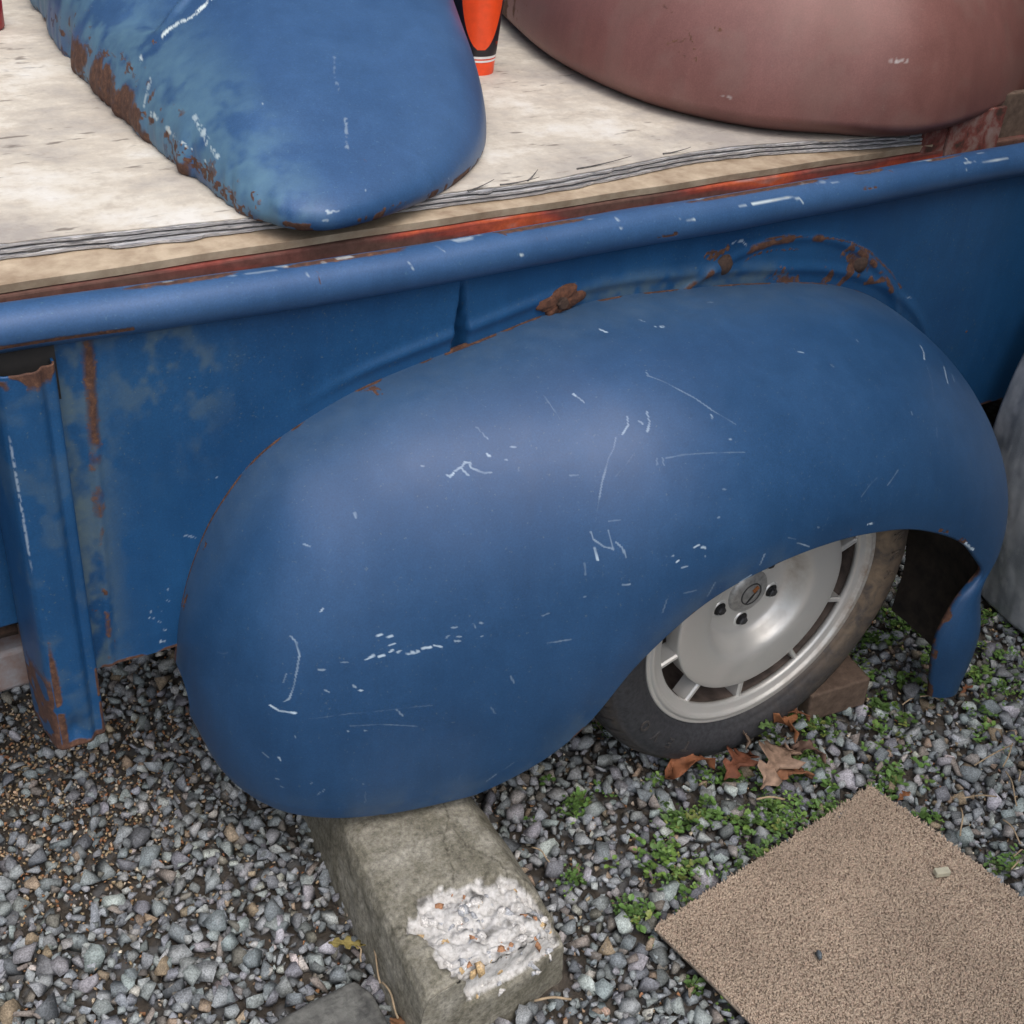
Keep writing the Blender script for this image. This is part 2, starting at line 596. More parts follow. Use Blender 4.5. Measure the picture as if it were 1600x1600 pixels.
def concrete_mat():
    m, nd, lk, b = new_mat("mossy_concrete")
    pos = geo_pos(nd)
    at = N(nd, "ShaderNodeAttribute", attribute_name="wear")
    sp = nd.new("ShaderNodeSeparateColor")
    lk.new(at.outputs["Color"], sp.inputs[0])
    n1 = noise(nd, lk, 16, 8, 0.7, pos, 0.3)
    n2 = noise(nd, lk, 130, 6, 0.75, pos)
    n3 = noise(nd, lk, 420, 3, 0.7, pos)
    c = ramp(nd, lk, n1.outputs[0], [(0.26, (0.085, 0.078, 0.055)), (0.46, (0.18, 0.168, 0.13)), (0.70, (0.33, 0.312, 0.262))])
    c = mix(nd, lk, 1.0, c, ramp(nd, lk, n2.outputs[0], [(0.3, 0.45), (0.7, 1.55)]), 'MULTIPLY')
    c = mix(nd, lk, ramp(nd, lk, n3.outputs[0], [(0.60, 0.0), (0.70, 0.5)]), c, (0.36, 0.34, 0.29))
    ch = ramp(nd, lk, n2.outputs[0], [(0.28, (0.24, 0.23, 0.21)), (0.46, (0.53, 0.515, 0.49)), (0.7, (0.70, 0.69, 0.67))])
    ch = mix(nd, lk, ramp(nd, lk, n1.outputs[0], [(0.52, 0.0), (0.68, 0.6)]), ch, (0.22, 0.215, 0.20))
    edgef = mth(nd, lk, 'ADD', sp.outputs[0], mth(nd, lk, 'MULTIPLY', n2.outputs[0], 0.35))
    c = mix(nd, lk, ramp(nd, lk, edgef, [(0.45, 0.0), (0.80, 1.0)]), c, ch)
    c = mix(nd, lk, sp.outputs[1], c, (0.025, 0.022, 0.016))
    lk.new(c, b.inputs["Base Color"])
    b.inputs["Roughness"].default_value = 0.9
    b.inputs["Specular IOR Level"].default_value = 0.25
    bump(nd, lk, b, n2.outputs[0], 0.7, 0.003)
    return m


M['concrete'] = concrete_mat()
M['slab'] = simple("grey_pitted_slab", (0.04, 0.04, 0.038), (0.17, 0.17, 0.155), 45, 0.9, 0.9, 0.006)


def tint_mat(name, attr, rough, jitter=200, translucent=0.0, spec=0.3):
    m, nd, lk, b = new_mat(name)
    pos = geo_pos(nd)
    at = N(nd, "ShaderNodeAttribute", attribute_name=attr)
    n1 = noise(nd, lk, jitter, 4, 0.6, pos)
    c = mix(nd, lk, 1.0, at.outputs["Color"], ramp(nd, lk, n1.outputs[0], [(0.3, 0.7), (0.7, 1.3)]), 'MULTIPLY')
    lk.new(c, b.inputs["Base Color"])
    b.inputs["Roughness"].default_value = rough
    b.inputs["Specular IOR Level"].default_value = spec
    if translucent:
        b.inputs["Subsurface Weight"].default_value = translucent
        b.inputs["Subsurface Radius"].default_value = (0.003, 0.004, 0.001)
    return m


M['leafgreen'] = tint_mat("weed_leaf", "tint", 0.5, 120)
M['dry'] = tint_mat("dry_leaf", "tint", 0.75, 90)
M['pile'] = tint_mat("carpet_pile", "tint", 0.95, 300, 0, 0.1)
M['backing'] = simple("carpet_backing", (0.25, 0.195, 0.15), (0.33, 0.26, 0.20), 150, 0.95, 0.4, 0.002)


def flat(name, col, rough=0.4, spec=0.5):
    m, nd, lk, b = new_mat(name)
    pos = geo_pos(nd)
    n1 = noise(nd, lk, 60, 3, 0.6, pos)
    c = mix(nd, lk, 1.0, col, ramp(nd, lk, n1.outputs[0], [(0.3, 0.9), (0.7, 1.08)]), 'MULTIPLY')
    lk.new(c, b.inputs["Base Color"])
    b.inputs["Roughness"].default_value = rough
    b.inputs["Specular IOR Level"].default_value = spec
    return m


M['cup_orange'] = flat("cup_orange", (0.83, 0.075, 0.015), 0.35)
M['cup_black'] = flat("cup_black", (0.012, 0.010, 0.016), 0.35)
M['cup_white'] = flat("cup_white", (0.75, 0.75, 0.75), 0.35)
M['red_plastic'] = flat("red_plastic", (0.30, 0.012, 0.02), 0.4)
M['cap_metal'] = simple("scuffed_cap", (0.25, 0.25, 0.245), (0.48, 0.48, 0.47), 120, 0.5, 0.3, 0.001, 0.6)
M['cap_dark'] = flat("cap_line_dark", (0.03, 0.03, 0.03), 0.6)
M['cap_orange'] = flat("cap_orange_stain", (0.28, 0.10, 0.03), 0.7)

# STROKES-BEGIN
STROKES = {
    'fender_chip': [
        (0.0011, 0.9, [(-0.7643, 0.0834, 0.4798), (-0.7594, 0.0767, 0.4723), (-0.7586, 0.07, 0.4575), (-0.7652, 0.0654, 0.4339), (-0.7709, 0.0626, 0.4132), (-0.7777, 0.0621, 0.396), (-0.7835, 0.0649, 0.3911)]),
        (0.0017, 0.9, [(-0.7989, 0.0753, 0.3826), (-0.7905, 0.0667, 0.3769), (-0.7732, 0.0546, 0.3756)]),
        (0.0011, 0.6, [(-0.7814, 0.071, 0.4183), (-0.7766, 0.0718, 0.4308)]),
        (0.0032, 1, [(-0.6302, 0.0182, 0.4505), (-0.6185, 0.0143, 0.4509)]),
        (0.0024, 1, [(-0.6127, 0.0133, 0.4551), (-0.6018, 0.0095, 0.4563)]),
        (0.0017, 1, [(-0.5981, 0.0084, 0.4582), (-0.5893, 0.0043, 0.4555)]),
        (0.0022, 1, [(-0.6663, 0.0291, 0.45), (-0.6597, 0.0273, 0.4508)]),
        (0.0017, 1, [(-0.683, 0.0335, 0.4476), (-0.6734, 0.032, 0.4525)]),
        (0.0017, 1, [(-0.653, 0.0263, 0.4545), (-0.6491, 0.0258, 0.4569)]),
        (0.0017, 1, [(-0.644, 0.0232, 0.4529), (-0.6401, 0.0224, 0.4546)]),
        (0.0017, 1, [(-0.666, 0.0375, 0.4776), (-0.6593, 0.0359, 0.4793)]),
        (0.0017, 0.9, [(-0.6533, 0.0324, 0.4748), (-0.6482, 0.031, 0.4758)]),
        (0.0017, 0.9, [(-0.6539, 0.0292, 0.4636), (-0.6465, 0.0272, 0.4648)]),
        (0.0011, 0.9, [(-0.575, 0.0051, 0.4819), (-0.5677, 0.0025, 0.4822)]),
        (0.0011, 0.8, [(-0.5831, 0.0047, 0.4679), (-0.5793, 0.0042, 0.4718)]),
        (0.0011, 0.9, [(-0.5727, -0.0005, 0.4629), (-0.5654, -0.0034, 0.4623)]),
        (0.0011, 0.8, [(-0.5396, -0.006, 0.4856), (-0.5368, -0.0073, 0.4845)]),
        (0.0011, 0.8, [(-0.5705, 0.0001, 0.4691), (-0.565, -0.0021, 0.4687)]),
        (0.0011, 0.7, [(-0.5482, -0.0032, 0.4856), (-0.5469, -0.0054, 0.4794)]),
        (0.0011, 0.8, [(-0.5403, -0.011, 0.4661), (-0.538, -0.0116, 0.4667)]),
        (0.0011, 0.8, [(-0.7134, 0.0439, 0.4468), (-0.7047, 0.0404, 0.4462)]),
        (0.0011, 0.8, [(-0.7401, 0.0531, 0.4377), (-0.7334, 0.0497, 0.4372)]),
        (0.0011, 0.9, [(-0.7364, 0.0436, 0.4094), (-0.7316, 0.0406, 0.4058)]),
        (0.0011, 0.8, [(-0.7027, 0.0312, 0.4133), (-0.6994, 0.0293, 0.4099)]),
        (0.0017, 0.9, [(-0.6951, 0.0268, 0.4051), (-0.6927, 0.0258, 0.4043)]),
        (0.0009, 0.42, [(-0.759, 0.0451, 0.367), (-0.7095, 0.0255, 0.3717), (-0.657, 0.0103, 0.3688), (-0.603, -0.0042, 0.3658)]),
        (0.0009, 0.45, [(-0.7104, 0.0234, 0.3517), (-0.673, 0.0122, 0.348), (-0.6221, -0.0009, 0.333)]),
        (0.0011, 0.7, [(-0.6494, 0.0081, 0.3668), (-0.6426, 0.0054, 0.3555)]),
        (0.0011, 0.8, [(-0.5017, -0.0335, 0.4008), (-0.4985, -0.0356, 0.388)]),
        (0.0011, 0.7, [(-0.5263, -0.0297, 0.3502), (-0.5208, -0.0315, 0.3384)]),
        (0.0017, 0.95, [(-0.5448, 0.0918, 0.6581), (-0.5412, 0.088, 0.6558), (-0.5357, 0.0891, 0.6591)]),
        (0.0011, 0.9, [(-0.533, 0.0903, 0.6612), (-0.5224, 0.0902, 0.6651), (-0.5171, 0.0924, 0.6691), (-0.5121, 0.0896, 0.6685), (-0.5126, 0.0844, 0.6636), (-0.5066, 0.0795, 0.6613), (-0.499, 0.0734, 0.6584), (-0.4899, 0.0703, 0.6591)]),
        (0.0011, 0.9, [(-0.5236, 0.0878, 0.6624), (-0.519, 0.0801, 0.6567)]),
        (0.0011, 0.7, [(-0.487, 0.1191, 0.699), (-0.4803, 0.1014, 0.6893)]),
        (0.0017, 0.9, [(-0.4884, 0.0884, 0.6764), (-0.4859, 0.0848, 0.6742)]),
        (0.0011, 0.8, [(-0.4559, 0.082, 0.6824), (-0.4509, 0.0791, 0.6818)]),
        (0.0011, 0.8, [(-0.4688, 0.0738, 0.6707), (-0.4671, 0.0728, 0.6704)]),
        (0.0011, 0.7, [(-0.4577, 0.0592, 0.6614), (-0.4581, 0.0576, 0.6597)]),
        (0.0009, 0.4, [(-0.5149, 0.0756, 0.6537), (-0.5063, 0.0627, 0.6433)]),
        (0.0009, 0.4, [(-0.3882, 0.1166, 0.7244), (-0.384, 0.0809, 0.7066)]),
        (0.0009, 0.4, [(-0.4788, 0.1693, 0.7245), (-0.4641, 0.1358, 0.7142)]),
        (0.0017, 0.9, [(-0.3524, 0.1005, 0.7268), (-0.3512, 0.0971, 0.7256)]),
        (0.0011, 0.8, [(-0.6617, 0.1146, 0.6199), (-0.6611, 0.109, 0.6142)]),
        (0.0011, 0.8, [(-0.7268, 0.1229, 0.5853), (-0.7212, 0.1176, 0.5839)]),
        (0.0017, 0.7, [(-0.7262, 0.0754, 0.5119), (-0.7237, 0.0756, 0.5151)]),
        (0.0017, 0.8, [(-0.7953, 0.0611, 0.2996), (-0.7936, 0.0596, 0.2946)]),
        (0.0011, 0.8, [(-0.7988, 0.0661, 0.2566), (-0.7957, 0.0634, 0.2564)]),
        (0.0011, 0.8, [(-0.7936, 0.0634, 0.2418), (-0.791, 0.0616, 0.2399)]),
        (0.0011, 0.8, [(-0.7602, 0.0402, 0.252), (-0.7578, 0.0387, 0.2556)]),
        (0.0011, 0.9, [(-0.7452, 0.0347, 0.2343), (-0.7432, 0.0332, 0.2399)]),
        (0.0011, 0.9, [(-0.7508, 0.0379, 0.2288), (-0.7488, 0.0364, 0.2339)]),
        (0.0011, 0.7, [(-0.6945, 0.0164, 0.2422), (-0.6925, 0.0159, 0.2411)]),
        (0.001, 0.5, [(-0.6902, 0.0166, 0.2242), (-0.6888, 0.0189, 0.2007)]),
        (0.0011, 0.7, [(-0.5171, -0.0197, 0.194), (-0.5042, -0.0252, 0.2079)]),
        (0.0011, 0.45, [(-0.4946, -0.0287, 0.2154), (-0.4815, -0.0336, 0.2285)]),
        (0.0011, 0.4, [(-0.5594, -0.0116, 0.207), (-0.5573, -0.0146, 0.2236)]),
        (0.0011, 0.6, [(-0.4552, -0.0415, 0.446), (-0.4236, -0.0507, 0.4471)]),
        (0.0011, 0.7, [(-0.776, 0.0502, 0.3394), (-0.7758, 0.0499, 0.3375)]),
        (0.0011, 0.8, [(-0.7129, 0.0235, 0.3436), (-0.7122, 0.0232, 0.3425)]),
        (0.0011, 0.8, [(-0.6918, 0.0167, 0.3411), (-0.6907, 0.0164, 0.3399)]),
        (0.0011, 0.5, [(-0.8117, 0.0765, 0.3021), (-0.806, 0.0706, 0.296)]),
        (0.0009, 0.4, [(-0.8384, 0.1532, 0.4287), (-0.834, 0.1435, 0.43), (-0.8285, 0.1362, 0.4366)]),
        (0.0011, 0.5, [(-0.4602, -0.0316, 0.487), (-0.4505, -0.0339, 0.4902)]),
        (0.0011, 0.7, [(-0.5705, 0.1119, 0.6663), (-0.5666, 0.1098, 0.666)]),
        (0.0011, 0.5, [(-0.2437, 0.0898, 0.7435), (-0.2462, 0.0817, 0.7403), (-0.2299, 0.0661, 0.7354), (-0.2161, 0.0493, 0.7286), (-0.2013, 0.0338, 0.7213), (-0.1848, 0.0127, 0.7092), (-0.1586, -0.0104, 0.693)]),
        (0.0032, 1, [(-0.1761, 0.1613, 0.7633), (-0.165, 0.1576, 0.7624)]),
        (0.0017, 0.95, [(-0.2575, 0.1839, 0.7644), (-0.2526, 0.174, 0.7634)]),
        (0.0011, 0.8, [(-0.1898, 0.1831, 0.7666), (-0.1859, 0.1762, 0.7658)]),
        (0.0011, 0.6, [(-0.0516, 0.2005, 0.761), (-0.0416, 0.1986, 0.7601)]),
        (0.0011, 0.85, [(-0.3034, 0.0432, 0.7118), (-0.3079, 0.034, 0.7043), (-0.3191, 0.0288, 0.6962)]),
        (0.0011, 0.6, [(-0.3284, 0.0301, 0.6933), (-0.3368, 0.0213, 0.6821), (-0.3467, 0.017, 0.6733), (-0.355, 0.0095, 0.6615), (-0.3636, 0.0028, 0.6493), (-0.3713, -0.0061, 0.6335)]),
        (0.0011, 0.35, [(-0.3713, -0.0061, 0.6335), (-0.3772, -0.0124, 0.6204), (-0.3824, -0.0185, 0.6069)]),
        (0.0011, 0.8, [(-0.2764, 0.038, 0.715), (-0.2792, 0.0256, 0.7064), (-0.2872, 0.0178, 0.6989)]),
        (0.0011, 0.8, [(-0.2924, 0.0327, 0.7081), (-0.2893, 0.0277, 0.7055)]),
        (0.0011, 0.8, [(-0.3538, 0.1002, 0.7263), (-0.349, 0.0929, 0.7244), (-0.3454, 0.0834, 0.7209)]),
        (0.0009, 0.3, [(-0.296, 0.0146, 0.6937), (-0.3202, 0.0038, 0.674), (-0.3449, -0.001, 0.6557)]),
        (0.0011, 0.8, [(-0.3907, -0.0212, 0.5945), (-0.3886, -0.0269, 0.5856), (-0.3776, -0.0368, 0.5766), (-0.3672, -0.043, 0.574)]),
        (0.0017, 0.8, [(-0.3891, -0.0319, 0.5746), (-0.3866, -0.0395, 0.5595)]),
        (0.0011, 0.7, [(-0.3693, -0.031, 0.5966), (-0.3679, -0.0389, 0.5822), (-0.3666, -0.0437, 0.5729)]),
        (0.0011, 0.75, [(-0.3626, -0.0415, 0.5822), (-0.3555, -0.048, 0.5746), (-0.3518, -0.0542, 0.563)]),
        (0.0011, 0.45, [(-0.3673, -0.026, 0.6071), (-0.3525, -0.0318, 0.6087)]),
        (0.0011, 0.6, [(-0.2889, -0.01, 0.6736), (-0.2905, -0.0155, 0.6671)]),
        (0.0011, 0.6, [(-0.2812, -0.0129, 0.6733), (-0.2824, -0.0194, 0.6658)]),
        (0.0012, 0.4, [(-0.2773, -0.0143, 0.6731), (-0.2498, -0.0201, 0.6748), (-0.2112, -0.0293, 0.6727), (-0.1613, -0.0396, 0.6666)]),
        (0.0017, 0.9, [(-0.26, -0.0794, 0.5666), (-0.2534, -0.0803, 0.5686)]),
        (0.0032, 1, [(-0.2473, -0.0826, 0.5642), (-0.2442, -0.0835, 0.5633)]),
        (0.0011, 0.9, [(-0.2443, -0.0859, 0.5521), (-0.2429, -0.0864, 0.5505)]),
        (0.0011, 0.8, [(-0.2912, -0.0746, 0.5596), (-0.2891, -0.0753, 0.5589)]),
        (0.0017, 0.9, [(-0.285, -0.0786, 0.5504), (-0.2828, -0.0788, 0.5513)]),
        (0.0011, 0.9, [(-0.2774, -0.0823, 0.5405), (-0.2685, -0.0838, 0.5411)]),
        (0.0011, 0.8, [(0.0236, 0.0752, 0.7244), (0.0317, 0.0726, 0.7225)]),
        (0.0017, 0.8, [(0.3192, 0.0947, 0.6656), (0.3127, 0.0812, 0.6627), (0.2966, 0.0637, 0.6612)]),
        (0.0011, 0.35, [(0.2901, 0.0521, 0.6577), (0.2815, 0.0358, 0.6518), (0.2746, 0.0232, 0.6464), (0.2444, -0.0158, 0.6287), (0.225, -0.0501, 0.5993)]),
        (0.0017, 0.8, [(0.3539, 0.066, 0.6348), (0.3373, 0.0455, 0.6322), (0.327, 0.0311, 0.6283)]),
        (0.0011, 0.7, [(0.3698, 0.0585, 0.6215), (0.3588, 0.0424, 0.6183)]),
        (0.0011, 0.4, [(0.0338, -0.0923, 0.5716), (0.051, -0.0873, 0.5833), (0.0678, -0.0836, 0.5893)]),
        (0.0011, 0.5, [(0.0891, -0.0888, 0.5736), (0.0997, -0.0855, 0.5791), (0.1148, -0.0801, 0.5874)]),
        (0.0011, 0.8, [(-0.0858, -0.1007, 0.5333), (-0.0589, -0.1007, 0.5181)]),
        (0.0011, 0.6, [(-0.105, -0.0993, 0.5471), (-0.0901, -0.1002, 0.5405)]),
        (0.0011, 0.7, [(-0.0505, -0.099, 0.5481), (-0.0468, -0.0992, 0.5466)]),
        (0.0026, 1, [(0.0561, -0.0999, 0.5206), (0.0651, -0.0999, 0.5211)]),
        (0.0011, 0.8, [(-0.1495, -0.0997, 0.5154), (-0.1454, -0.0997, 0.532)]),
        (0.0011, 0.55, [(-0.2291, -0.0918, 0.4822), (-0.2219, -0.0933, 0.5042)]),
        (0.0011, 0.5, [(-0.2716, -0.0884, 0.4998), (-0.2501, -0.0907, 0.4991)]),
        (0.0011, 0.5, [(-0.301, -0.0861, 0.4749), (-0.2967, -0.0854, 0.4962)]),
        (0.0011, 0.45, [(-0.403, -0.033, 0.5556), (-0.4032, -0.0385, 0.5398)]),
        (0.0011, 0.8, [(-0.3588, -0.0631, 0.526), (-0.35, -0.0665, 0.5264)]),
        (0.0011, 0.7, [(-0.4063, -0.0453, 0.5098), (-0.4037, -0.0463, 0.5101)]),
        (0.0017, 0.7, [(-0.1764, -0.0963, 0.4924), (-0.1607, -0.0982, 0.4999)]),
        (0.0032, 1, [(0.3109, -0.0999, 0.4078), (0.3375, -0.1, 0.3863)]),
        (0.0011, 0.8, [(0.1816, -0.025, 0.6405), (0.1809, -0.0286, 0.6374)]),
        (0.0011, 0.8, [(0.4077, 0.001, 0.5538), (0.406, -0.0053, 0.5491)]),
        (0.0011, 0.9, [(-0.1904, 0.0081, 0.706), (-0.1902, 0.0031, 0.7026)]),
        (0.0011, 0.7, [(-0.2238, -0.0753, 0.6002), (-0.2206, -0.0754, 0.6012)]),
        (0.0011, 0.6, [(-0.2087, -0.0604, 0.6337), (-0.2054, -0.0618, 0.6322)]),
        (0.0011, 0.6, [(0.066, 0.0479, 0.7079), (0.069, 0.0441, 0.7057)]),
        (0.0011, 0.5, [(0.1566, 0.0889, 0.711), (0.158, 0.0846, 0.7092)]),
        (0.0011, 0.8, [(-0.179, -0.0235, 0.6818), (-0.1765, -0.0236, 0.6818)]),
        (0.0011, 0.5, [(-0.3991, 0.0264, 0.6552), (-0.3884, 0.0216, 0.6561)]),
    ],
    'fender_rust': [
        (0.006, 0.9, [(0.2957, -0.0999, 0.419), (0.3106, -0.0999, 0.4085)]),
        (0.0035, 0.95, [(0.0189, -0.1001, 0.5235), (0.0203, -0.1001, 0.5231)]),
        (0.003, 0.8, [(0.0591, -0.1001, 0.5166), (0.0612, -0.1001, 0.516)]),
        (0.004, 0.7, [(0.2327, -0.0998, 0.4569), (0.2532, -0.0998, 0.4478)]),
        (0.006, 0.8, [(-0.5898, 0.2435, 0.7114), (-0.5754, 0.2381, 0.7154), (-0.5741, 0.2233, 0.7147)]),
        (0.004, 0.8, [(-0.8144, 0.2364, 0.542), (-0.8186, 0.2373, 0.5332)]),
        (0.004, 0.8, [(-0.845, 0.2389, 0.4628), (-0.8517, 0.2426, 0.4372)]),
        (0.004, 0.9, [(-0.8597, 0.253, 0.3912), (-0.8632, 0.2548, 0.3648)]),
    ],
    'loose_chip': [
        (0.0016, 0.8, [(-0.2943, 0.5761, 1.0454), (-0.3047, 0.54, 1.0307), (-0.3164, 0.5035, 1.0146)]),
        (0.0012, 0.45, [(-0.3164, 0.5035, 1.0146), (-0.3369, 0.4579, 0.9937)]),
        (0.0011, 0.8, [(-0.6678, 0.6492, 1.0218), (-0.6736, 0.5911, 1.0106), (-0.6759, 0.5555, 1.0042), (-0.6758, 0.5155, 0.9992)]),
        (0.0017, 0.8, [(-0.6829, 0.6928, 1.0114), (-0.6838, 0.6642, 1.0083)]),
        (0.0011, 0.8, [(-0.6513, 0.5885, 1.0285), (-0.653, 0.561, 1.0236)]),
        (0.0011, 0.8, [(-0.6427, 0.5467, 1.0288), (-0.6458, 0.528, 1.024)]),
        (0.0011, 0.9, [(-0.5869, 0.6623, 1.0748), (-0.5907, 0.6297, 1.0681)]),
        (0.0011, 0.7, [(-0.5787, 0.6476, 1.0757), (-0.5679, 0.6454, 1.0785), (-0.5566, 0.6331, 1.0779)]),
        (0.0011, 0.5, [(-0.6964, 1.0628, 1.0031), (-0.6882, 1.0418, 1.0171), (-0.6744, 0.9672, 1.0263)]),
        (0.004, 0.75, [(-0.6863, 0.7724, 1.0127), (-0.6916, 0.7438, 1.0051)]),
        (0.005, 0.65, [(-0.6957, 0.6986, 0.9977), (-0.7061, 0.6847, 0.9827), (-0.7143, 0.6775, 0.9679)]),
        (0.005, 0.8, [(-0.7135, 0.6535, 0.9639), (-0.7127, 0.6291, 0.9646)]),
        (0.006, 0.85, [(-0.6893, 0.5454, 0.9895), (-0.6907, 0.5071, 0.9824), (-0.694, 0.4822, 0.9739)]),
        (0.005, 0.7, [(-0.694, 0.4822, 0.9739), (-0.6937, 0.4442, 0.9675)]),
        (0.005, 0.85, [(-0.7113, 0.5945, 0.9619), (-0.7106, 0.5655, 0.9579)]),
        (0.003, 0.8, [(-0.7116, 0.5434, 0.9607), (-0.7047, 0.5145, 0.9585)]),
        (0.003, 0.9, [(-0.7016, 0.4762, 0.9559), (-0.7007, 0.45, 0.9561)]),
        (0.0011, 0.9, [(-0.5693, 0.355, 0.9829), (-0.5591, 0.3209, 0.9664), (-0.5551, 0.2971, 0.9495)]),
        (0.0011, 0.7, [(-0.5741, 0.3263, 0.9705), (-0.5678, 0.3119, 0.9624), (-0.5566, 0.2985, 0.9513)]),
        (0.0011, 0.5, [(-0.5126, 0.3801, 0.9914), (-0.509, 0.3593, 0.981), (-0.4999, 0.35, 0.9747)]),
        (0.004, 0.28, [(-0.4899, 0.54, 1.0526), (-0.5054, 0.5066, 1.0415), (-0.5163, 0.4684, 1.0278)]),
        (0.004, 0.28, [(-0.5294, 0.4211, 1.0095), (-0.5527, 0.367, 0.9874)]),
        (0.0035, 0.85, [(-0.6239, 0.2858, 0.9443), (-0.6048, 0.2838, 0.9444)]),
        (0.003, 0.8, [(-0.6245, 0.2827, 0.9353), (-0.6148, 0.2808, 0.9338)]),
        (0.003, 1, [(-0.6223, 0.4741, 1.0222), (-0.6219, 0.4711, 1.0214)]),
        (0.0011, 0.9, [(-0.6644, 0.5098, 1.0081), (-0.6655, 0.5006, 1.006)]),
        (0.0017, 0.7, [(-0.4196, 0.3578, 0.9545), (-0.414, 0.3536, 0.9421), (-0.4025, 0.3598, 0.9298)]),
        (0.0011, 0.7, [(-0.4025, 0.3598, 0.9298)]),
        (0.0011, 0.8, [(-0.3544, 0.3967, 0.9363), (-0.3444, 0.4082, 0.9245)]),
        (0.0017, 0.9, [(-0.6437, 0.8333, 1.0307), (-0.6332, 0.8352, 1.0342)]),
        (0.0017, 0.9, [(-0.6336, 0.8409, 1.0351), (-0.6278, 0.8361, 1.0377)]),
        (0.0011, 0.8, [(-0.6981, 0.8419, 1.0025), (-0.6967, 0.8262, 1.0037)]),
        (0.0011, 0.8, [(-0.4697, 0.5343, 1.0501), (-0.4676, 0.5286, 1.048)]),
        (0.0011, 0.8, [(-0.2149, 0.6762, 1.0436), (-0.211, 0.6787, 1.0403)]),
        (0.006, 1, [(-0.6619, 0.7497, 1.0345), (-0.6482, 0.7532, 1.0458), (-0.6327, 0.7485, 1.0569), (-0.6182, 0.7352, 1.0657), (-0.601, 0.7392, 1.0768), (-0.5878, 0.7444, 1.0849)]),
        (0.0011, 0.6, [(-0.6254, 0.5446, 1.0383), (-0.627, 0.5332, 1.0354)]),
        (0.0011, 0.5, [(-0.6351, 0.4268, 1.0037), (-0.6348, 0.4204, 1.0016)]),
        (0.002, 0.8, [(-0.6784, 0.3335, 0.9289), (-0.6751, 0.3292, 0.9283)]),
    ],
    'loose_rust': [
        (0.01, 0.55, [(-0.7134, 0.9532, 0.9754), (-0.7076, 0.8693, 0.9893), (-0.699, 0.7876, 0.9985)]),
        (0.01, 0.6, [(-0.7009, 0.7824, 0.9956), (-0.7064, 0.725, 0.9847)]),
        (0.012, 0.7, [(-0.7082, 1.1201, 0.9226), (-0.7205, 0.964, 0.9297), (-0.7227, 0.8419, 0.9256)]),
        (0.01, 0.65, [(-0.7227, 0.8419, 0.9256), (-0.72, 0.737, 0.9466), (-0.7159, 0.6487, 0.9546)]),
        (0.008, 0.55, [(-0.7014, 0.6313, 0.9845), (-0.6942, 0.5747, 0.9876)]),
        (0.007, 0.8, [(-0.6674, 0.7617, 1.0305), (-0.6643, 0.7498, 1.0324)]),
        (0.008, 0.8, [(-0.6851, 0.3505, 0.9514), (-0.684, 0.3391, 0.939)]),
        (0.003, 0.6, [(-0.6145, 0.4956, 1.0305), (-0.6054, 0.4911, 1.031)]),
        (0.006, 0.7, [(-0.5354, 0.296, 0.9327), (-0.4833, 0.3168, 0.9289)]),
        (0.003, 0.5, [(-0.5402, 0.3604, 0.984), (-0.5322, 0.3397, 0.9734)]),
        (0.012, 0.85, [(-0.7133, 0.5903, 0.9547), (-0.7057, 0.4907, 0.9431), (-0.6995, 0.3955, 0.9331), (-0.6864, 0.3447, 0.925)]),
    ],
    'brown_rust': [
        (0.004, 0.62, [(0.0882, 0.563, 1.0286), (0.0989, 0.5537, 1.0496), (0.1054, 0.5451, 1.0567), (0.1124, 0.5255, 1.0529), (0.1137, 0.5089, 1.0351), (0.1123, 0.4951, 1.0056)]),
        (0.006, 0.6, [(0.0932, 0.5512, 1.0313), (0.1077, 0.526, 1.0421)]),
        (0.004, 0.6, [(0.0977, 0.5377, 1.0288), (0.1044, 0.5156, 1.0174)]),
        (0.006, 0.6, [(0.1364, 0.4962, 1.0683), (0.1459, 0.4743, 1.059)]),
        (0.007, 0.6, [(0.102, 0.5834, 1.078), (0.1049, 0.5672, 1.0734)]),
        (0.009, 0.6, [(0.107, 1.0355, 0.9652), (0.0998, 1.0105, 0.9617)]),
        (0.004, 0.4, [(0.5825, 0.3368, 1.0875), (0.601, 0.3403, 1.0845)]),
        (0.004, 0.4, [(0.6243, 0.3351, 1.0581), (0.668, 0.3454, 1.0488)]),
        (0.004, 0.5, [(0.0811, 0.5591, 0.9909), (0.0843, 0.5483, 0.9879)]),
    ],
    'brown_chip': [
        (0.005, 0.9, [(0.3471, 0.3159, 1.0468), (0.3713, 0.3057, 1.0488)]),
        (0.002, 0.8, [(0.3767, 0.3009, 1.0421), (0.381, 0.3003, 1.0441)]),
        (0.0011, 0.7, [(0.3802, 0.3033, 1.0505), (0.3904, 0.3059, 1.0627)]),
        (0.004, 0.9, [(0.1332, 0.4537, 0.9734), (0.1437, 0.4396, 0.9732)]),
        (0.0017, 0.7, [(0.2957, 0.3251, 0.9642), (0.2981, 0.3237, 0.9644)]),
        (0.0011, 0.6, [(0.169, 0.4719, 1.092), (0.173, 0.4684, 1.0936)]),
        (0.0017, 0.8, [(0.3882, 0.343, 1.1172), (0.3913, 0.3412, 1.1164)]),
        (0.0011, 0.5, [(0.5778, 0.3197, 1.0523), (0.5822, 0.3259, 1.0647)]),
        (0.0011, 0.5, [(0.5324, 0.298, 1.0184), (0.5394, 0.2986, 1.0137)]),
        (0.0011, 0.5, [(0.1864, 0.3922, 0.9668), (0.1882, 0.3906, 0.966)]),
    ],
    'rail_chip': [
        (0.002, 0.85, [(0.0264, 0.2279, 0.8915), (0.0642, 0.2275, 0.8917), (0.1167, 0.226, 0.8898), (0.1224, 0.2217, 0.8812)]),
        (0.0016, 0.8, [(-0.1103, 0.2255, 0.8857), (-0.0819, 0.2245, 0.8848)]),
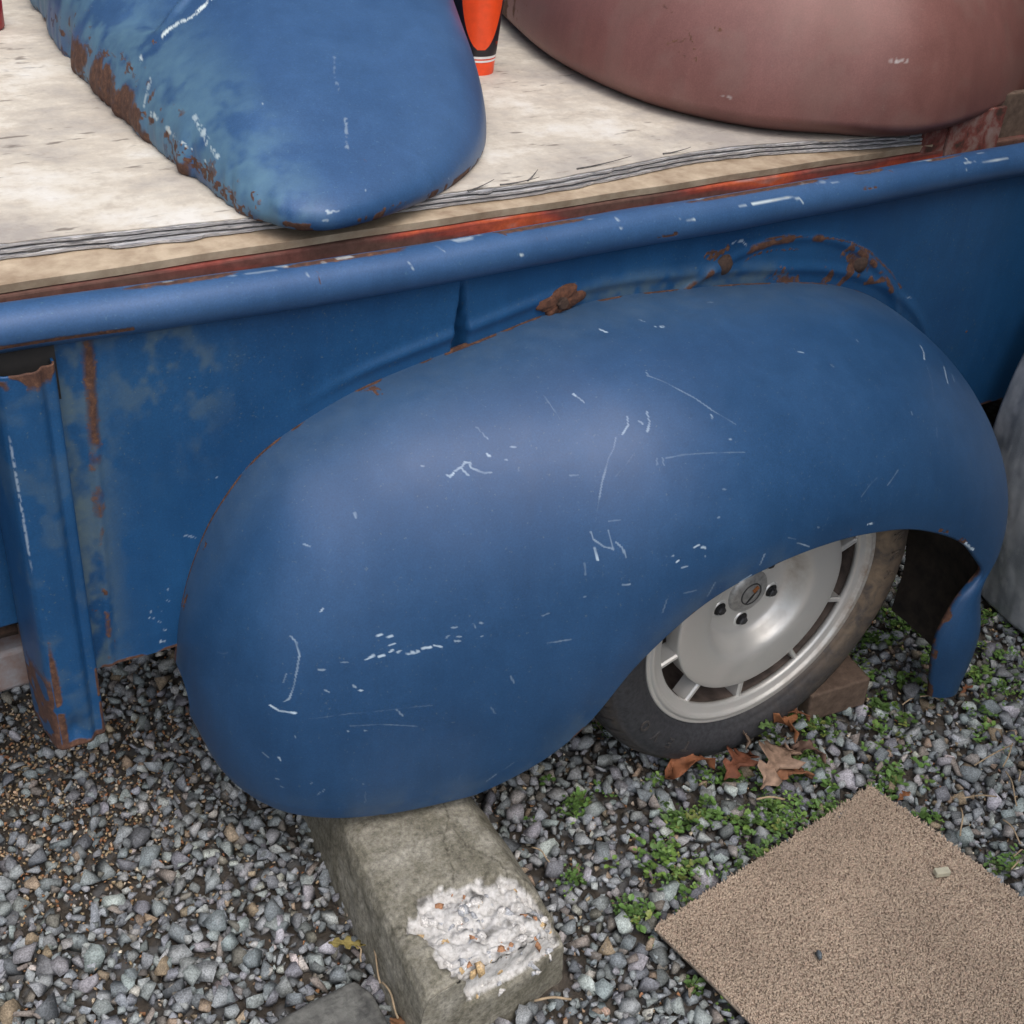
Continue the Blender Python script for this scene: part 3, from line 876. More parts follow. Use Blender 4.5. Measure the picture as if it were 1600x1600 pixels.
        (0.0035, 0.5, [(-0.2107, 0.2399, 0.8979), (-0.209, 0.2278, 0.8893)]),
        (0.0018, 0.6, [(0.4806, 0.2309, 0.8975), (0.5831, 0.2278, 0.896)]),
        (0.002, 0.6, [(0.4918, 0.2388, 0.9026), (0.4811, 0.2246, 0.8894)]),
        (0.0011, 0.7, [(0.0012, 0.2278, 0.8911), (0.0156, 0.227, 0.8906)]),
        (0.0017, 0.9, [(-0.3718, 0.2222, 0.875), (-0.3679, 0.2222, 0.8744)]),
        (0.0017, 0.7, [(0.2419, 0.2241, 0.8875), (0.2687, 0.2237, 0.8872)]),
        (0.003, 0.35, [(0.1641, 0.241, 0.8998), (0.2024, 0.2379, 0.899)]),
        (0.0011, 0.7, [(-0.4888, 0.2454, 0.8972), (-0.4842, 0.24, 0.8958), (-0.4812, 0.2345, 0.8934)]),
        (0.0017, 0.7, [(-0.5334, 0.2276, 0.8876), (-0.5309, 0.2236, 0.8819)]),
        (0.0017, 1, [(-0.3711, 0.2221, 0.8741), (-0.3689, 0.2221, 0.8738)]),
        (0.0011, 0.6, [(-0.6695, 0.2349, 0.8943), (-0.6672, 0.231, 0.8916)]),
    ],
    'rail_rust': [
        (0.003, 0.8, [(-0.1536, 0.2227, 0.8676), (-0.128, 0.2228, 0.8664), (-0.1032, 0.2221, 0.8685)]),
        (0.003, 0.7, [(0.307, 0.2511, 0.9019), (0.3301, 0.2336, 0.8982)]),
        (0.002, 0.6, [(-0.3837, 0.2449, 0.8978), (-0.3913, 0.2264, 0.8863)]),
        (0.002, 0.6, [(-0.3277, 0.2304, 0.8902)]),
        (0.003, 0.7, [(0.2419, 0.2241, 0.8875), (0.2762, 0.2233, 0.8864)]),
        (0.002, 0.7, [(0.0642, 0.2275, 0.8917), (0.1167, 0.226, 0.8898)]),
        (0.003, 0.7, [(-0.6532, 0.2352, 0.8943), (-0.6556, 0.2242, 0.8831)]),
        (0.002, 0.7, [(-0.3274, 0.2426, 0.8973), (-0.3277, 0.2276, 0.8871)]),
    ],
    'panel_rust': [
        (0.01, 0.85, [(-0.019, 0.2514, 0.8096), (0.0019, 0.2515, 0.809), (0.0192, 0.2517, 0.8158)]),
        (0.008, 0.8, [(0.0093, 0.2488, 0.7974), (0.0115, 0.2453, 0.7889)]),
        (0.003, 0.8, [(0.0475, 0.249, 0.7855), (0.0749, 0.2503, 0.7962), (0.1137, 0.2505, 0.7972), (0.1648, 0.2501, 0.7912)]),
        (0.016, 0.62, [(0.1126, 0.2487, 0.7572), (0.1516, 0.2471, 0.7555)]),
        (0.012, 0.62, [(0.1223, 0.25, 0.743), (0.1586, 0.25, 0.7389)]),
        (0.012, 0.6, [(0.2383, 0.25, 0.7235), (0.2447, 0.2486, 0.7334)]),
        (0.01, 0.75, [(0.2686, 0.2488, 0.7689), (0.2994, 0.2493, 0.7493), (0.3354, 0.2492, 0.731)]),
        (0.0022, 0.85, [(0.1973, 0.2462, 0.8069), (0.2357, 0.2462, 0.7992), (0.2773, 0.2471, 0.7866), (0.3305, 0.2489, 0.7614), (0.3984, 0.2495, 0.712), (0.4322, 0.249, 0.6802)]),
        (0.002, 0.7, [(0.0885, 0.2504, 0.8194), (0.136, 0.2482, 0.8171), (0.1764, 0.2465, 0.8099)]),
        (0.004, 0.7, [(0.6442, 0.2486, 0.5529), (0.6505, 0.2486, 0.5615)]),
        (0.004, 0.8, [(-0.9527, 0.2484, 0.5063), (-0.947, 0.2458, 0.4966)]),
        (0.004, 0.7, [(-0.9628, 0.2496, 0.4725), (-0.9618, 0.2496, 0.4706)]),
        (0.004, 0.7, [(-0.9662, 0.2521, 0.4005), (-0.9657, 0.2522, 0.398)]),
        (0.003, 0.6, [(-0.9526, 0.2477, 0.4555), (-0.9514, 0.247, 0.4556)]),
        (0.002, 0.6, [(-0.9423, 0.2505, 0.4142), (-0.9459, 0.2508, 0.3787)]),
    ],
    'panel_chip': [
        (0.004, 0.6, [(0.0252, 0.2518, 0.8206), (0.0437, 0.2517, 0.8216)]),
        (0.002, 0.7, [(0.0437, 0.2517, 0.8216), (0.0527, 0.2509, 0.8149)]),
        (0.0015, 0.7, [(0.4492, 0.2472, 0.6601), (0.4641, 0.2489, 0.6567)]),
        (0.0016, 0.6, [(-0.8922, 0.2501, 0.4446), (-0.8913, 0.25, 0.4425)]),
        (0.0016, 0.6, [(-0.8888, 0.25, 0.4322), (-0.888, 0.25, 0.43)]),
        (0.0016, 0.6, [(-0.894, 0.2501, 0.434), (-0.8931, 0.25, 0.4319)]),
        (0.0016, 0.6, [(-0.8793, 0.25, 0.44), (-0.8784, 0.25, 0.4379)]),
        (0.0016, 0.6, [(-0.8825, 0.25, 0.4231), (-0.8816, 0.25, 0.4209)]),
        (0.0016, 0.6, [(-0.8683, 0.25, 0.4541), (-0.8674, 0.25, 0.452)]),
        (0.0016, 0.6, [(-0.8766, 0.25, 0.4072), (-0.8757, 0.25, 0.405)]),
        (0.0016, 0.6, [(-0.8791, 0.25, 0.3884), (-0.8782, 0.25, 0.3862)]),
        (0.0016, 0.6, [(-0.8835, 0.25, 0.3901), (-0.8826, 0.25, 0.3878)]),
        (0.0016, 0.6, [(-0.8675, 0.25, 0.4738), (-0.8666, 0.25, 0.4717)]),
        (0.0013, 0.7, [(-0.8386, 0.2499, 0.5511), (-0.8233, 0.25, 0.543)]),
        (0.0016, 0.6, [(-0.7923, 0.2495, 0.629), (-0.7904, 0.2496, 0.6276)]),
    ],
}
# STROKES-END


def wear_paint(key, V, wear):
    for ch, name in ((0, 'chip'), (1, 'rust'), (2, 'dust')):
        paint(V, STROKES.get(key + '_' + name, []), wear, ch)


# ================================================================== ground and gravel
nx, ny = 121, 101
gx = np.linspace(-3.0, 3.0, nx)
gy = np.linspace(-2.5, 3.5, ny)
GX, GY = np.meshgrid(gx, gy, indexing='ij')
GP = np.stack([GX.ravel(), GY.ravel(), np.zeros(GX.size)], 1)
GP[:, 2] = (vnoise(GP, 3.0, 5, 3) - 0.5) * 0.010 - 0.014
edge = (np.abs(GP[:, 0]) > 2.95) | (GP[:, 1] < -2.45) | (GP[:, 1] > 3.45)
GP[edge, 2] = -0.024
gr_me = raw_mesh("ground", GP, grid_faces(nx, ny))
ground = tag(link_mesh("ground", gr_me, M['ground']), kind='structure')
far_me = raw_mesh("ground_far", np.array([(-150, -150, -0.030), (150, -150, -0.030), (150, 150, -0.030), (-150, 150, -0.030)]), [(0, 1, 2, 3)], False)
tag(link_mesh("surrounding_ground", far_me, M['ground']), kind='structure')


def ground_z(x, y):
    return (vnoise(np.array([[x, y, 0.0]]), 3.0, 5, 3)[0] - 0.5) * 0.010 - 0.014


def hull_stone(rs, flatness, npts=13, blocky=0.0):
    """an angular crushed stone: convex hull of scattered points; unit size"""
    bm = bmesh.new()
    for _ in range(npts):
        v = Vector((rs.gauss(0, 1), rs.gauss(0, 1), rs.gauss(0, 1))).normalized()
        k = 1.0 - 0.22 * rs.random()
        bm.verts.new((v.x * k, v.y * k * 0.78, v.z * k * flatness))
    res = bmesh.ops.convex_hull(bm, input=bm.verts)
    bmesh.ops.delete(bm, geom=[e for e in res.get("geom_interior", []) if isinstance(e, bmesh.types.BMVert)], context='VERTS')
    bmesh.ops.triangulate(bm, faces=bm.faces)
    bm.verts.ensure_lookup_table()
    bm.verts.index_update()
    V = np.array([v.co[:] for v in bm.verts])
    F = np.array([[v.index for v in f.verts] for f in bm.faces])
    bm.free()
    return V, F


rs = random.Random(11)
big_var = [hull_stone(rs, rs.uniform(0.5, 0.85), rs.randint(8, 12)) for _ in range(40)]
small_var = [hull_stone(rs, rs.uniform(0.6, 0.9), 9) for _ in range(14)]


def stone_tint(small=False):
    q = rs.random()
    if small:
        if q < 0.50:
            c = (0.26, 0.19, 0.115)
        elif q < 0.68:
            c = (0.24, 0.12, 0.06)
        elif q < 0.85:
            c = (0.10, 0.095, 0.09)
        else:
            c = (0.36, 0.31, 0.24)
    else:
        if q < 0.56:
            c = (0.164, 0.176, 0.182)
        elif q < 0.72:
            c = (0.104, 0.113, 0.118)
        elif q < 0.84:
            c = (0.23, 0.24, 0.238)
        elif q < 0.93:
            c = (0.125, 0.115, 0.10)
        elif q < 0.965:
            c = (0.20, 0.155, 0.11)
        else:
            c = (0.27, 0.26, 0.24)
    k = rs.uniform(0.9, 1.75)
    return tuple(k * x * rs.uniform(0.95, 1.05) for x in c)


BLOCK = (-0.75, -0.48, -0.27, 1.3)           # footprint of the concrete wheel stop
SLAB = [(-1.0, -0.45), (-1.0, -0.14), (-0.765, -0.115), (-0.755, -0.45)]
CARPET = np.array([(-0.352, -0.243), (0.140, -0.188), (0.232, -0.86), (-0.262, -0.91)])


def inside(poly, x, y, grow=0.0):
    c = np.mean(poly, axis=0)
    p = [(c[0] + (a - c[0]) * (1 + grow), c[1] + (b - c[1]) * (1 + grow)) for a, b in poly]
    r_ = False
    j = len(p) - 1
    for i in range(len(p)):
        if (p[i][1] > y) != (p[j][1] > y) and x < (p[j][0] - p[i][0]) * (y - p[i][1]) / (p[j][1] - p[i][1]) + p[i][0]:
            r_ = not r_
        j = i
    return r_


def weedy(x, y):
    """how much low green weed grows here, 0..1 : a band round the front of the wheel"""
    v = 0.0
    for cx, cy, rx, ry, s in ((-0.05, -0.10, 0.26, 0.085, 1.0), (0.02, -0.17, 0.17, 0.05, 0.9), (-0.20, -0.02, 0.08, 0.05, 0.9),
                              (0.33, 0.02, 0.20, 0.13, 1.1), (0.46, -0.06, 0.20, 0.07, 0.9), (0.62, 0.08, 0.35, 0.18, 1.0),
                              (0.17, 0.00, 0.10, 0.06, 0.8), (-0.27, -0.16, 0.06, 0.05, 0.75), (0.05, 0.25, 0.3, 0.12, 0.5),
                              (0.60, -0.12, 0.12, 0.06, 0.7)):
        d = ((x - cx) / rx) ** 2 + ((y - cy) / ry) ** 2
        v = max(v, s * math.exp(-d))
    return v


XX, YY = np.meshgrid(np.arange(-1.5, 1.15, 0.0138), np.arange(-0.85, 1.15, 0.0138), indexing='ij')
XX = XX.ravel() + rng.uniform(-0.0075, 0.0075, XX.size)
YY = YY.ravel() + rng.uniform(-0.0075, 0.0075, YY.size)
PVN = vnoise(np.stack([XX, YY, 0 * XX + 0.3], 1), 9.0, 21, 2)
GZN = (vnoise(np.stack([XX, YY, 0 * XX], 1), 3.0, 5, 3) - 0.5) * 0.010 - 0.014
DIRT = np.exp(-(((XX + 1.08) / 0.22)**2 + ((YY - 0.50) / 0.17)**2)) * 0.9 + np.exp(-(((XX + 1.05) / 0.10)**2 + ((YY - 0.24) / 0.07)**2)) * 0.5
big = []
for x, y, pv, gz, dirt in zip(XX.tolist(), YY.tolist(), PVN.tolist(), GZN.tolist(), DIRT.tolist()):
    if -0.737 + 0.085 * max(0.0, min(y + 0.22, 0.6)) < x < BLOCK[1] - 0.012 and y > BLOCK[2] + 0.02:
        continue
    if y > 0.70 and rs.random() < 0.6:
        continue
    if inside(CARPET, x, y, -0.05) or inside(SLAB, x, y, -0.04):
        continue
    if rs.random() < 0.40 * min(weedy(x, y), 1) + 0.65 * dirt + 0.35 * max(0, pv - 0.66) * 3:
        continue
    s = max(0.006, min(0.023, rs.lognormvariate(math.log(0.0118), 0.34)))
    big.append((x, y, gz + rs.uniform(0.0, 0.017) + 0.25 * s, s))
    if y < 0.6 and rs.random() < 0.55 and dirt < 0.3:          # fines and lower stones showing in the gaps
        s2 = rs.uniform(0.005, 0.010)
        big.append((x + rs.uniform(-0.008, 0.008), y + rs.uniform(-0.008, 0.008), gz + rs.uniform(0.0, 0.006), s2))
small = []
for q_ in range(15000):
    x, y = rs.uniform(-1.5, 1.1), rs.uniform(-0.8, 1.1)
    if q_ > 10500:
        x, y = rs.gauss(-1.06, 0.17), rs.gauss(0.45, 0.16)
    if (-0.735 + 0.085 * max(0.0, min(y + 0.22, 0.6)) < x < BLOCK[1] and y > BLOCK[2]) or inside(CARPET, x, y, -0.05) or inside(SLAB, x, y, -0.03):
        continue
    s = rs.uniform(0.0022, 0.006)
    small.append((x, y, ground_z(x, y) + rs.uniform(0.001, 0.013), s))


def rand_rot(r_, tilt=0.6):
    m = Matrix.Rotation(r_.uniform(-math.pi, math.pi), 3, 'Z') @ Matrix.Rotation(r_.gauss(0, tilt), 3, 'X') @ Matrix.Rotation(r_.gauss(0, tilt), 3, 'Y')
    return np.array(m)


# the 300 stones that show largest stand as objects of their own (children of the ground)
cpos = np.array([-1.2262, -1.0542, 1.5171])


def in_view(x, y, z):
    d = Vector((x - cpos[0], y - cpos[1], z - cpos[2]))
    f_ = d.dot(_f)
    return f_ > 0 and abs(d.dot(_r)) < 0.41 * f_ and abs(d.dot(_u)) < 0.41 * f_


order = sorted(range(len(big)), key=lambda i: -(big[i][3] + big[i][2] * 0.5) if (in_view(*big[i][:3]) and big[i][1] < 0.25 and not (-0.9 < big[i][0] < -0.40 and big[i][1] > 0.1)
               and not (big[i][0] > -0.4 and big[i][1] > 0.0)) else 1)
own = set(order[:300])
stone_data = []
for vi, (V, F) in enumerate(big_var):
    t = stone_tint()
    me = raw_mesh("stone", V, F, False, {"tint": np.tile(np.array(t), (len(V), 1))})
    me.materials.append(M['stone'])
    stone_data.append(me)
for i in sorted(own):
    x, y, z, s = big[i]
    o = bpy.data.objects.new("stone", stone_data[rs.randrange(len(stone_data))])
    C.objects.link(o)
    o.matrix_world = Matrix.Translation((x, y, z)) @ Matrix(rand_rot(rs).tolist()).to_4x4() @ Matrix.Diagonal((s * 1.12, s * 1.12, s * 1.12, 1))
    o.parent = ground


def merge(items, variants, smallf, name, tiltv=0.6):
    VV, FF, TT, n = [], [], [], 0
    for x, y, z, s in items:
        V, F = variants[rs.randrange(len(variants))]
        VV.append((V * s) @ rand_rot(rs, tiltv).T + np.array([x, y, z]))
        FF.append(F + n)
        TT.append(np.tile(np.array(stone_tint(smallf)), (len(V), 1)))
        n += len(V)
    return np.concatenate(VV), np.concatenate(FF), np.concatenate(TT)


a = merge([b_ for i, b_ in enumerate(big) if i not in own], big_var, False, "gravel")
b2 = merge(small, small_var, True, "gravel")
gv = raw_mesh("gravel", np.concatenate([a[0], b2[0]]), np.concatenate([a[1], b2[1] + len(a[0])]), False, {"tint": np.concatenate([a[2], b2[2]])})
tag(link_mesh("gravel", gv, M['stone']), "loose grey crushed stone gravel with tan pebbles covering the ground", "gravel", kind='stuff')

# ================================================================== the pickup bed
YB = 0.25
truck = empty("pickup_truck_bed", (-0.1, 0.9, 0.0))
tag(truck, "old blue pickup truck bed with bulging rear fender, top rail and one wheel", "truck bed")

# --- fender curves: O runs along the bed side, E is the free lower edge and the wheel opening
PAIRS = [  # O.x, O.y, O.z,   E.x, E.y, E.z,   L0 (outward pull at O),  P2 offset from E (x, y, z)
    (-0.866, .25, .345, -.866, .205, .285, .05, (0, -.03, .03)),
    (-0.853, .25, .430, -.845, .140, .222, .18, (-.01, -.12, .10)),
    (-0.831, .25, .504, -.802, .090, .183, .26, (-.03, -.16, .15)),
    (-0.796, .25, .575, -.743, .050, .168, .29, (-.05, -.16, .20)),
    (-0.737, .25, .643, -.659, .020, .160, .30, (-.06, -.14, .24)),
    (-0.665, .25, .683, -.566, .000, .158, .30, (-.06, -.12, .27)),
    (-0.591, .25, .711, -.512, -.015, .169, .30, (-.06, -.11, .28)),
    (-0.516, .25, .728, -.434, -.040, .217, .30, (-.06, -.08, .26)),
    (-0.438, .25, .742, -.378, -.060, .282, .30, (-.05, -.06, .24)),
    (-0.368, .25, .755, -.320, -.080, .389, .29, (-.04, -.045, .19)),
    (-0.306, .25, .766, -.231, -.090, .466, .28, (-.04, -.035, .17)),
    (-0.200, .25, .772, -.132, -.100, .504, .28, (-.03, -.025, .15)),
    (-0.060, .25, .763, -.012, -.100, .510, .27, (-.01, -.025, .14)),
    (0.100, .25, .745, .095, -.100, .497, .27, (.01, -.025, .14)),
    (0.260, .25, .715, .186, -.100, .472, .26, (.05, -.025, .13)),
    (0.400, .25, .655, .294, -.100, .418, .26, (.09, -.02, .10)),
    (0.510, .25, .560, .360, -.100, .360, .26, (.12, -.02, .06)),
    (0.540, .24, .440, .390, -.100, .318, .25, (.09, -.01, .05)),
    (0.485, .20, .310, .352, -.100, .272, .20, (.075, -.06, .02)),
    (0.490, .12, .200, .334, -.100, .190, .17, (.10, -.10, .00)),
    (0.480, .10, .060, .371, -.100, .050, .15, (.07, -.075, .01)),
]
NU, NV = 860, 380
pp = np.array([[*p[0:7], *p[7]] for p in PAIRS])
pp[:, 6] *= 0.74
pp[:17, 8] *= 0.5
pp[1:8, 6] *= np.array([.55, .55, .60, .68, .78, .88, .95])
pp[1:7, 8] *= np.array([.4, .4, .45, .55, .7, .85])
seg = np.linalg.norm(np.diff(pp[:, [0, 2]], axis=0), axis=1) + np.linalg.norm(np.diff(pp[:, 3:6], axis=0), axis=1)
kn = np.concatenate([[0], np.cumsum(seg)])
S = spline(pp, NU, knots=kn)
O_, E_ = S[:, 0:3], S[:, 3:6]
P1 = O_ + np.stack([0 * S[:, 6], -S[:, 6], 0 * S[:, 6]], 1)
P2 = E_ + S[:, 7:10]
v = np.linspace(0, 1, NV)[None, :, None]
FP = ((1 - v)**3 * O_[:, None] + 3 * (1 - v)**2 * v * P1[:, None] + 3 * (1 - v) * v**2 * P2[:, None] + v**3 * E_[:, None])
# rolled lip: three more rows turning in behind the free edge
dirv = FP[:, -1] - FP[:, -6]
dirv /= np.linalg.norm(dirv, axis=1)[:, None] + 1e-9
lip = [FP[:, -1] + dirv * 0.003 + np.array([0, .003, 0]), FP[:, -1] + dirv * 0.002 + np.array([0, .010, 0]), FP[:, -1] - dirv * 0.006 + np.array([0, .016, 0])]
FP = np.concatenate([FP, np.stack(lip, 1)], 1)
# a flange against the bed side
fl = FP[:, :1] + np.array([0, 0.006, 0])
FP = np.concatenate([fl, FP], 1)
nvv = FP.shape[1]
FV = FP.reshape(-1, 3).copy()
# hand-beaten unevenness
wob = (vnoise(FV, 4.0, 31, 1) - 0.5) * 0.005 + (vnoise(FV, 22.0, 33, 2) - 0.5) * 0.0008
for dx_, dz_, dr_, dh_ in ((-0.42, 0.47, 0.05, 0.004), (-0.66, 0.30, 0.06, 0.005), (-0.10, 0.60, 0.05, 0.004), (-0.55, 0.62, 0.04, 0.003), (0.20, 0.58, 0.06, 0.004)):
    wob -= 0.4 * dh_ * np.exp(-((FV[:, 0] - dx_)**2 + (FV[:, 2] - dz_)**2) / dr_**2)
du = np.gradient(FP, axis=0)
dv = np.gradient(FP, axis=1)
nrm = np.cross(dv, du)
nrm /= np.linalg.norm(nrm, axis=2)[..., None] + 1e-12
nrm = nrm.reshape(-1, 3)
if nrm[(NU // 2) * nvv + nvv // 2][1] > 0:
    nrm = -nrm
inner_w = np.tile(np.clip(np.minimum(np.arange(nvv) / 40.0, (nvv - np.arange(nvv)) / 20.0), 0, 1), NU)
FV += nrm * (wob * inner_w)[:, None]
wear = np.zeros((len(FV), 3))
vi = np.tile(np.arange(nvv), NU)
ui = np.repeat(np.arange(NU), nvv)
nz = vnoise(FV, 26, 41, 3)
nz2 = vnoise(FV, 90, 43, 2)
# rust creeping along the free lip and along the bed flange
wear[:, 1] = np.maximum(wear[:, 1], (1 - sstep(0, 4, nvv - 1 - vi)) * 0.8 * sstep(0.35, 0.6, nz))
wear[:, 1] = np.maximum(wear[:, 1], (1 - sstep(2, 7, nvv - 1 - vi)) * sstep(0.58, 0.68, nz))
wear[:, 1] = np.maximum(wear[:, 1], (1 - sstep(1, 7, vi)) * sstep(0.38, 0.55, nz))
# road dust settled on the top shelf and thrown up at the bottom
wear[:, 2] = np.maximum(wear[:, 2], (1 - sstep(8, 100, vi)) * (0.22 + 0.22 * nz))
wear[:, 2] = np.maximum(wear[:, 2], (1 - sstep(4, 46, nvv - vi)) * 0.35 * sstep(0.35, 0.65, nz) * (ui < NU * 0.5))
wear_paint('fender', FV, wear)
FF = grid_faces(NU, nvv)
# inner skin, coarser, 3 mm behind
iu, iv = np.arange(0, NU, 5), np.arange(0, nvv, 5)
if iu[-1] != NU - 1:
    iu = np.append(iu, NU - 1)
if iv[-1] != nvv - 1:
    iv = np.append(iv, nvv - 1)
IDX = (iu[:, None] * nvv + iv[None, :]).ravel()
IV = FV[IDX] - nrm[IDX] * 0.003
IW = np.zeros((len(IV), 3))
IW[:, 1] = 1.0
FFi = grid_faces(len(iu), len(iv), base=len(FV), flip=True)
fme = raw_mesh("rear_fender", np.concatenate([FV, IV]), np.concatenate([FF, FFi]), True, {"wear": np.concatenate([wear, IW])})
fender = link_mesh("rear_fender", fme, M['blue'], truck)
fme.materials.append(M['under'])
mi = np.zeros(len(fme.polygons), dtype=np.int32)
mi[len(FF):] = 1
fme.polygons.foreach_set("material_index", mi)
fender["label"] = "bulging blue scratched rear fender with the wheel opening"

# --- bed side panel
PX = np.linspace(-1.03, 1.45, 880)
PZ = np.linspace(0.372, 0.86, 190)
QX, QZ = np.meshgrid(PX, PZ, indexing='ij')
PV = np.stack([QX.ravel(), np.full(QX.size, YB), QZ.ravel()], 1)
# pressed bead that follows the fender outline, and the creased joint above it
oc = spline(pp[:, [0, 2]], 260, knots=kn)
d = np.full(len(PV), 9.0)
for a0, b0 in zip(oc[:-1], oc[1:]):
    ab = b0 - a0
    t = np.clip(((PV[:, [0, 2]] - a0) @ ab) / (ab @ ab + 1e-12), 0, 1)
    d = np.minimum(d, np.linalg.norm(PV[:, [0, 2]] - a0 - t[:, None] * ab, axis=1))
PV[:, 1] -= 0.0045 * np.exp(-((d - 0.024) / 0.009)**2) * sstep(-0.72, -0.52, PV[:, 0])
arc_c, arc_r = np.array([0.13, 0.46]), 0.352
da = np.linalg.norm(PV[:, [0, 2]] - arc_c, axis=1)
onarc = np.exp(-((da - arc_r) / 0.008)**2) * ((PV[:, 2] > 0.63) & (PV[:, 0] > -0.09))
PV[:, 1] -= 0.004 * onarc
cre = np.exp(-((PV[:, 0] + 0.44) / (0.004 + 0.006 * sstep(0.82, 0.74, PV[:, 2])))**4) * sstep(0.85, 0.79, PV[:, 2])
PV[:, 1] += 0.032 * cre
sm = np.exp(-((PV[:, 0] + 0.928 - (0.86 - PV[:, 2]) * -0.05) / 0.006)**2)
PV[:, 1] -= 0.004 * sm
PV[:, 1] += (vnoise(PV, 4.0, 51, 2) - 0.5) * 0.010 * sstep(0.0, 0.08, d)
wear = np.zeros((len(PV), 3))
nz = vnoise(PV, 30, 61, 3)
nz2 = vnoise(PV * np.array([1.3, 1, 1.0]), 34, 62, 4)
xs = PV[:, 0] + 0.928 - (0.86 - PV[:, 2]) * -0.05
wear[:, 1] = np.maximum(wear[:, 1], np.exp(-(xs / 0.011)**2) * (0.30 + 0.55 * nz) * sstep(0.50, 0.72, PV[:, 2] + 0.35 * (nz - 0.5)))
wear[:, 1] = np.maximum(wear[:, 1], np.exp(-(xs / 0.006)**2) * 0.55 * sstep(0.4, 0.6, nz))
wear[:, 2] = np.maximum(wear[:, 2], np.exp(-((xs + 0.02) / 0.035)**2) * 0.75 * sstep(0.35, 0.6, nz2))
wear[:, 2] = np.maximum(wear[:, 2], np.exp(-((PV[:, 0] + 0.85) / 0.07)**2) * sstep(0.60, 0.80, PV[:, 2]) * sstep(0.45, 0.70, nz2) * 0.65)
wear[:, 1] = np.maximum(wear[:, 1], (1 - sstep(0.002, 0.008, PV[:, 2] - 0.372)) * 0.75 * sstep(0.3, 0.5, nz))
wear[:, 1] = np.maximum(wear[:, 1], onarc * sstep(0.42, 0.6, nz) * 0.75)
wear[:, 1] = np.maximum(wear[:, 1], 0.62 * ((da < arc_r) & (PV[:, 2] > 0.70) & (PV[:, 0] > 0.0)) * sstep(0.52, 0.66, nz2) * sstep(0.79, 0.74, PV[:, 2]))
wear[:, 2] = np.maximum(wear[:, 2], 0.6 * np.exp(-((d - 0.01) / 0.02)**2) * ((PV[:, 0] > -0.3) & (PV[:, 0] < 0.15)) * sstep(0.35, 0.6, nz))
wear_paint('panel', PV, wear)
pme = raw_mesh("bed_side", PV, grid_faces(len(PX), len(PZ)), True, {"wear": wear})
link_mesh("bed_side", pme, M['blue_panel'], truck)

# --- top rail: a rolled tube, slightly sagging
nru, nrv = 900, 44
rx = np.linspace(-1.35, 1.45, nru)
rzc = np.interp(rx, [-1.35, -1.02, -0.64, -0.3, 0.0, 0.36, 0.65, 1.45], [.882, .881, .8715, .872, .8735, .8775, .881, .883])
rzc = np.convolve(np.pad(rzc, 30, mode='edge'), np.ones(61) / 61, 'valid')
ang = np.linspace(0, 2 * math.pi, nrv, endpoint=False)
RV = np.zeros((nru, nrv, 3))
RV[:, :, 0] = rx[:, None]
RV[:, :, 1] = YB + 0.000 + 0.0285 * np.cos(ang)[None, :]
RV[:, :, 2] = rzc[:, None] + 0.0265 * np.sin(ang)[None, :]
RVf = RV.reshape(-1, 3)
RVf[:, 1] += (vnoise(RVf, 6, 71, 2) - 0.5) * 0.006
RVf[:, 2] += (vnoise(RVf, 5, 72, 2) - 0.5) * 0.005
wear = np.zeros((len(RVf), 3))
nz = vnoise(RVf * np.array([0.35, 1, 1]), 40, 73, 3)
aa = np.tile(ang, nru)
topline = np.exp(-((aa - 1.55) / 0.22)**2)
lowline = np.exp(-((aa - 3.55) / 0.13)**2)
wear[:, 1] = np.maximum(wear[:, 1], topline * sstep(0.46, 0.62, nz) * 0.9)
wear[:, 0] = np.maximum(wear[:, 0], topline * sstep(0.66, 0.74, vnoise(RVf * np.array([0.4, 1, 1]), 90, 74, 3)) * 0.5)
wear[:, 1] = np.maximum(wear[:, 1], lowline * (RVf[:, 0] < -0.88) * sstep(0.3, 0.5, nz) * 0.9)
wear[:, 1] = np.maximum(wear[:, 1], np.exp(-((aa - 2.5) / 0.12)**2) * (RVf[:, 0] < -0.92) * sstep(0.35, 0.55, nz) * 0.9)
wear_paint('rail', RVf, wear)
Fr = grid_faces(nru, nrv)
jj = np.arange(nru - 1)
Fr = np.concatenate([Fr, np.stack([jj * nrv + nrv - 1, (jj + 1) * nrv + nrv - 1, (jj + 1) * nrv, jj * nrv], 1)])
rme = raw_mesh("top_rail", RVf, Fr, True, {"wear": wear})
rail = link_mesh("top_rail", rme, M['blue_light'], truck)

# --- stake pocket post at the tail end of the bed side: a pressed channel
cs = [(-1.044, .300), (-1.041, .262), (-1.037, .226), (-1.033, .216), (-1.027, .213), (-1.012, .212), (-0.999, .212), (-0.994, .214), (-0.990, .219),
      (-0.986, .222), (-0.981, .2215), (-0.976, .2225), (-0.9745, .229), (-0.974, .247)]
csd = spline(cs, 96)
PZ2 = np.linspace(0.288, 0.844, 240)
SV = np.zeros((len(csd), len(PZ2), 3))
SV[:, :, 0] = csd[:, :1] + (0.846 - PZ2)[None, :] * -0.006
SV[:, :, 1] = csd[:, 1:2]
SV[:, :, 2] = PZ2[None, :]
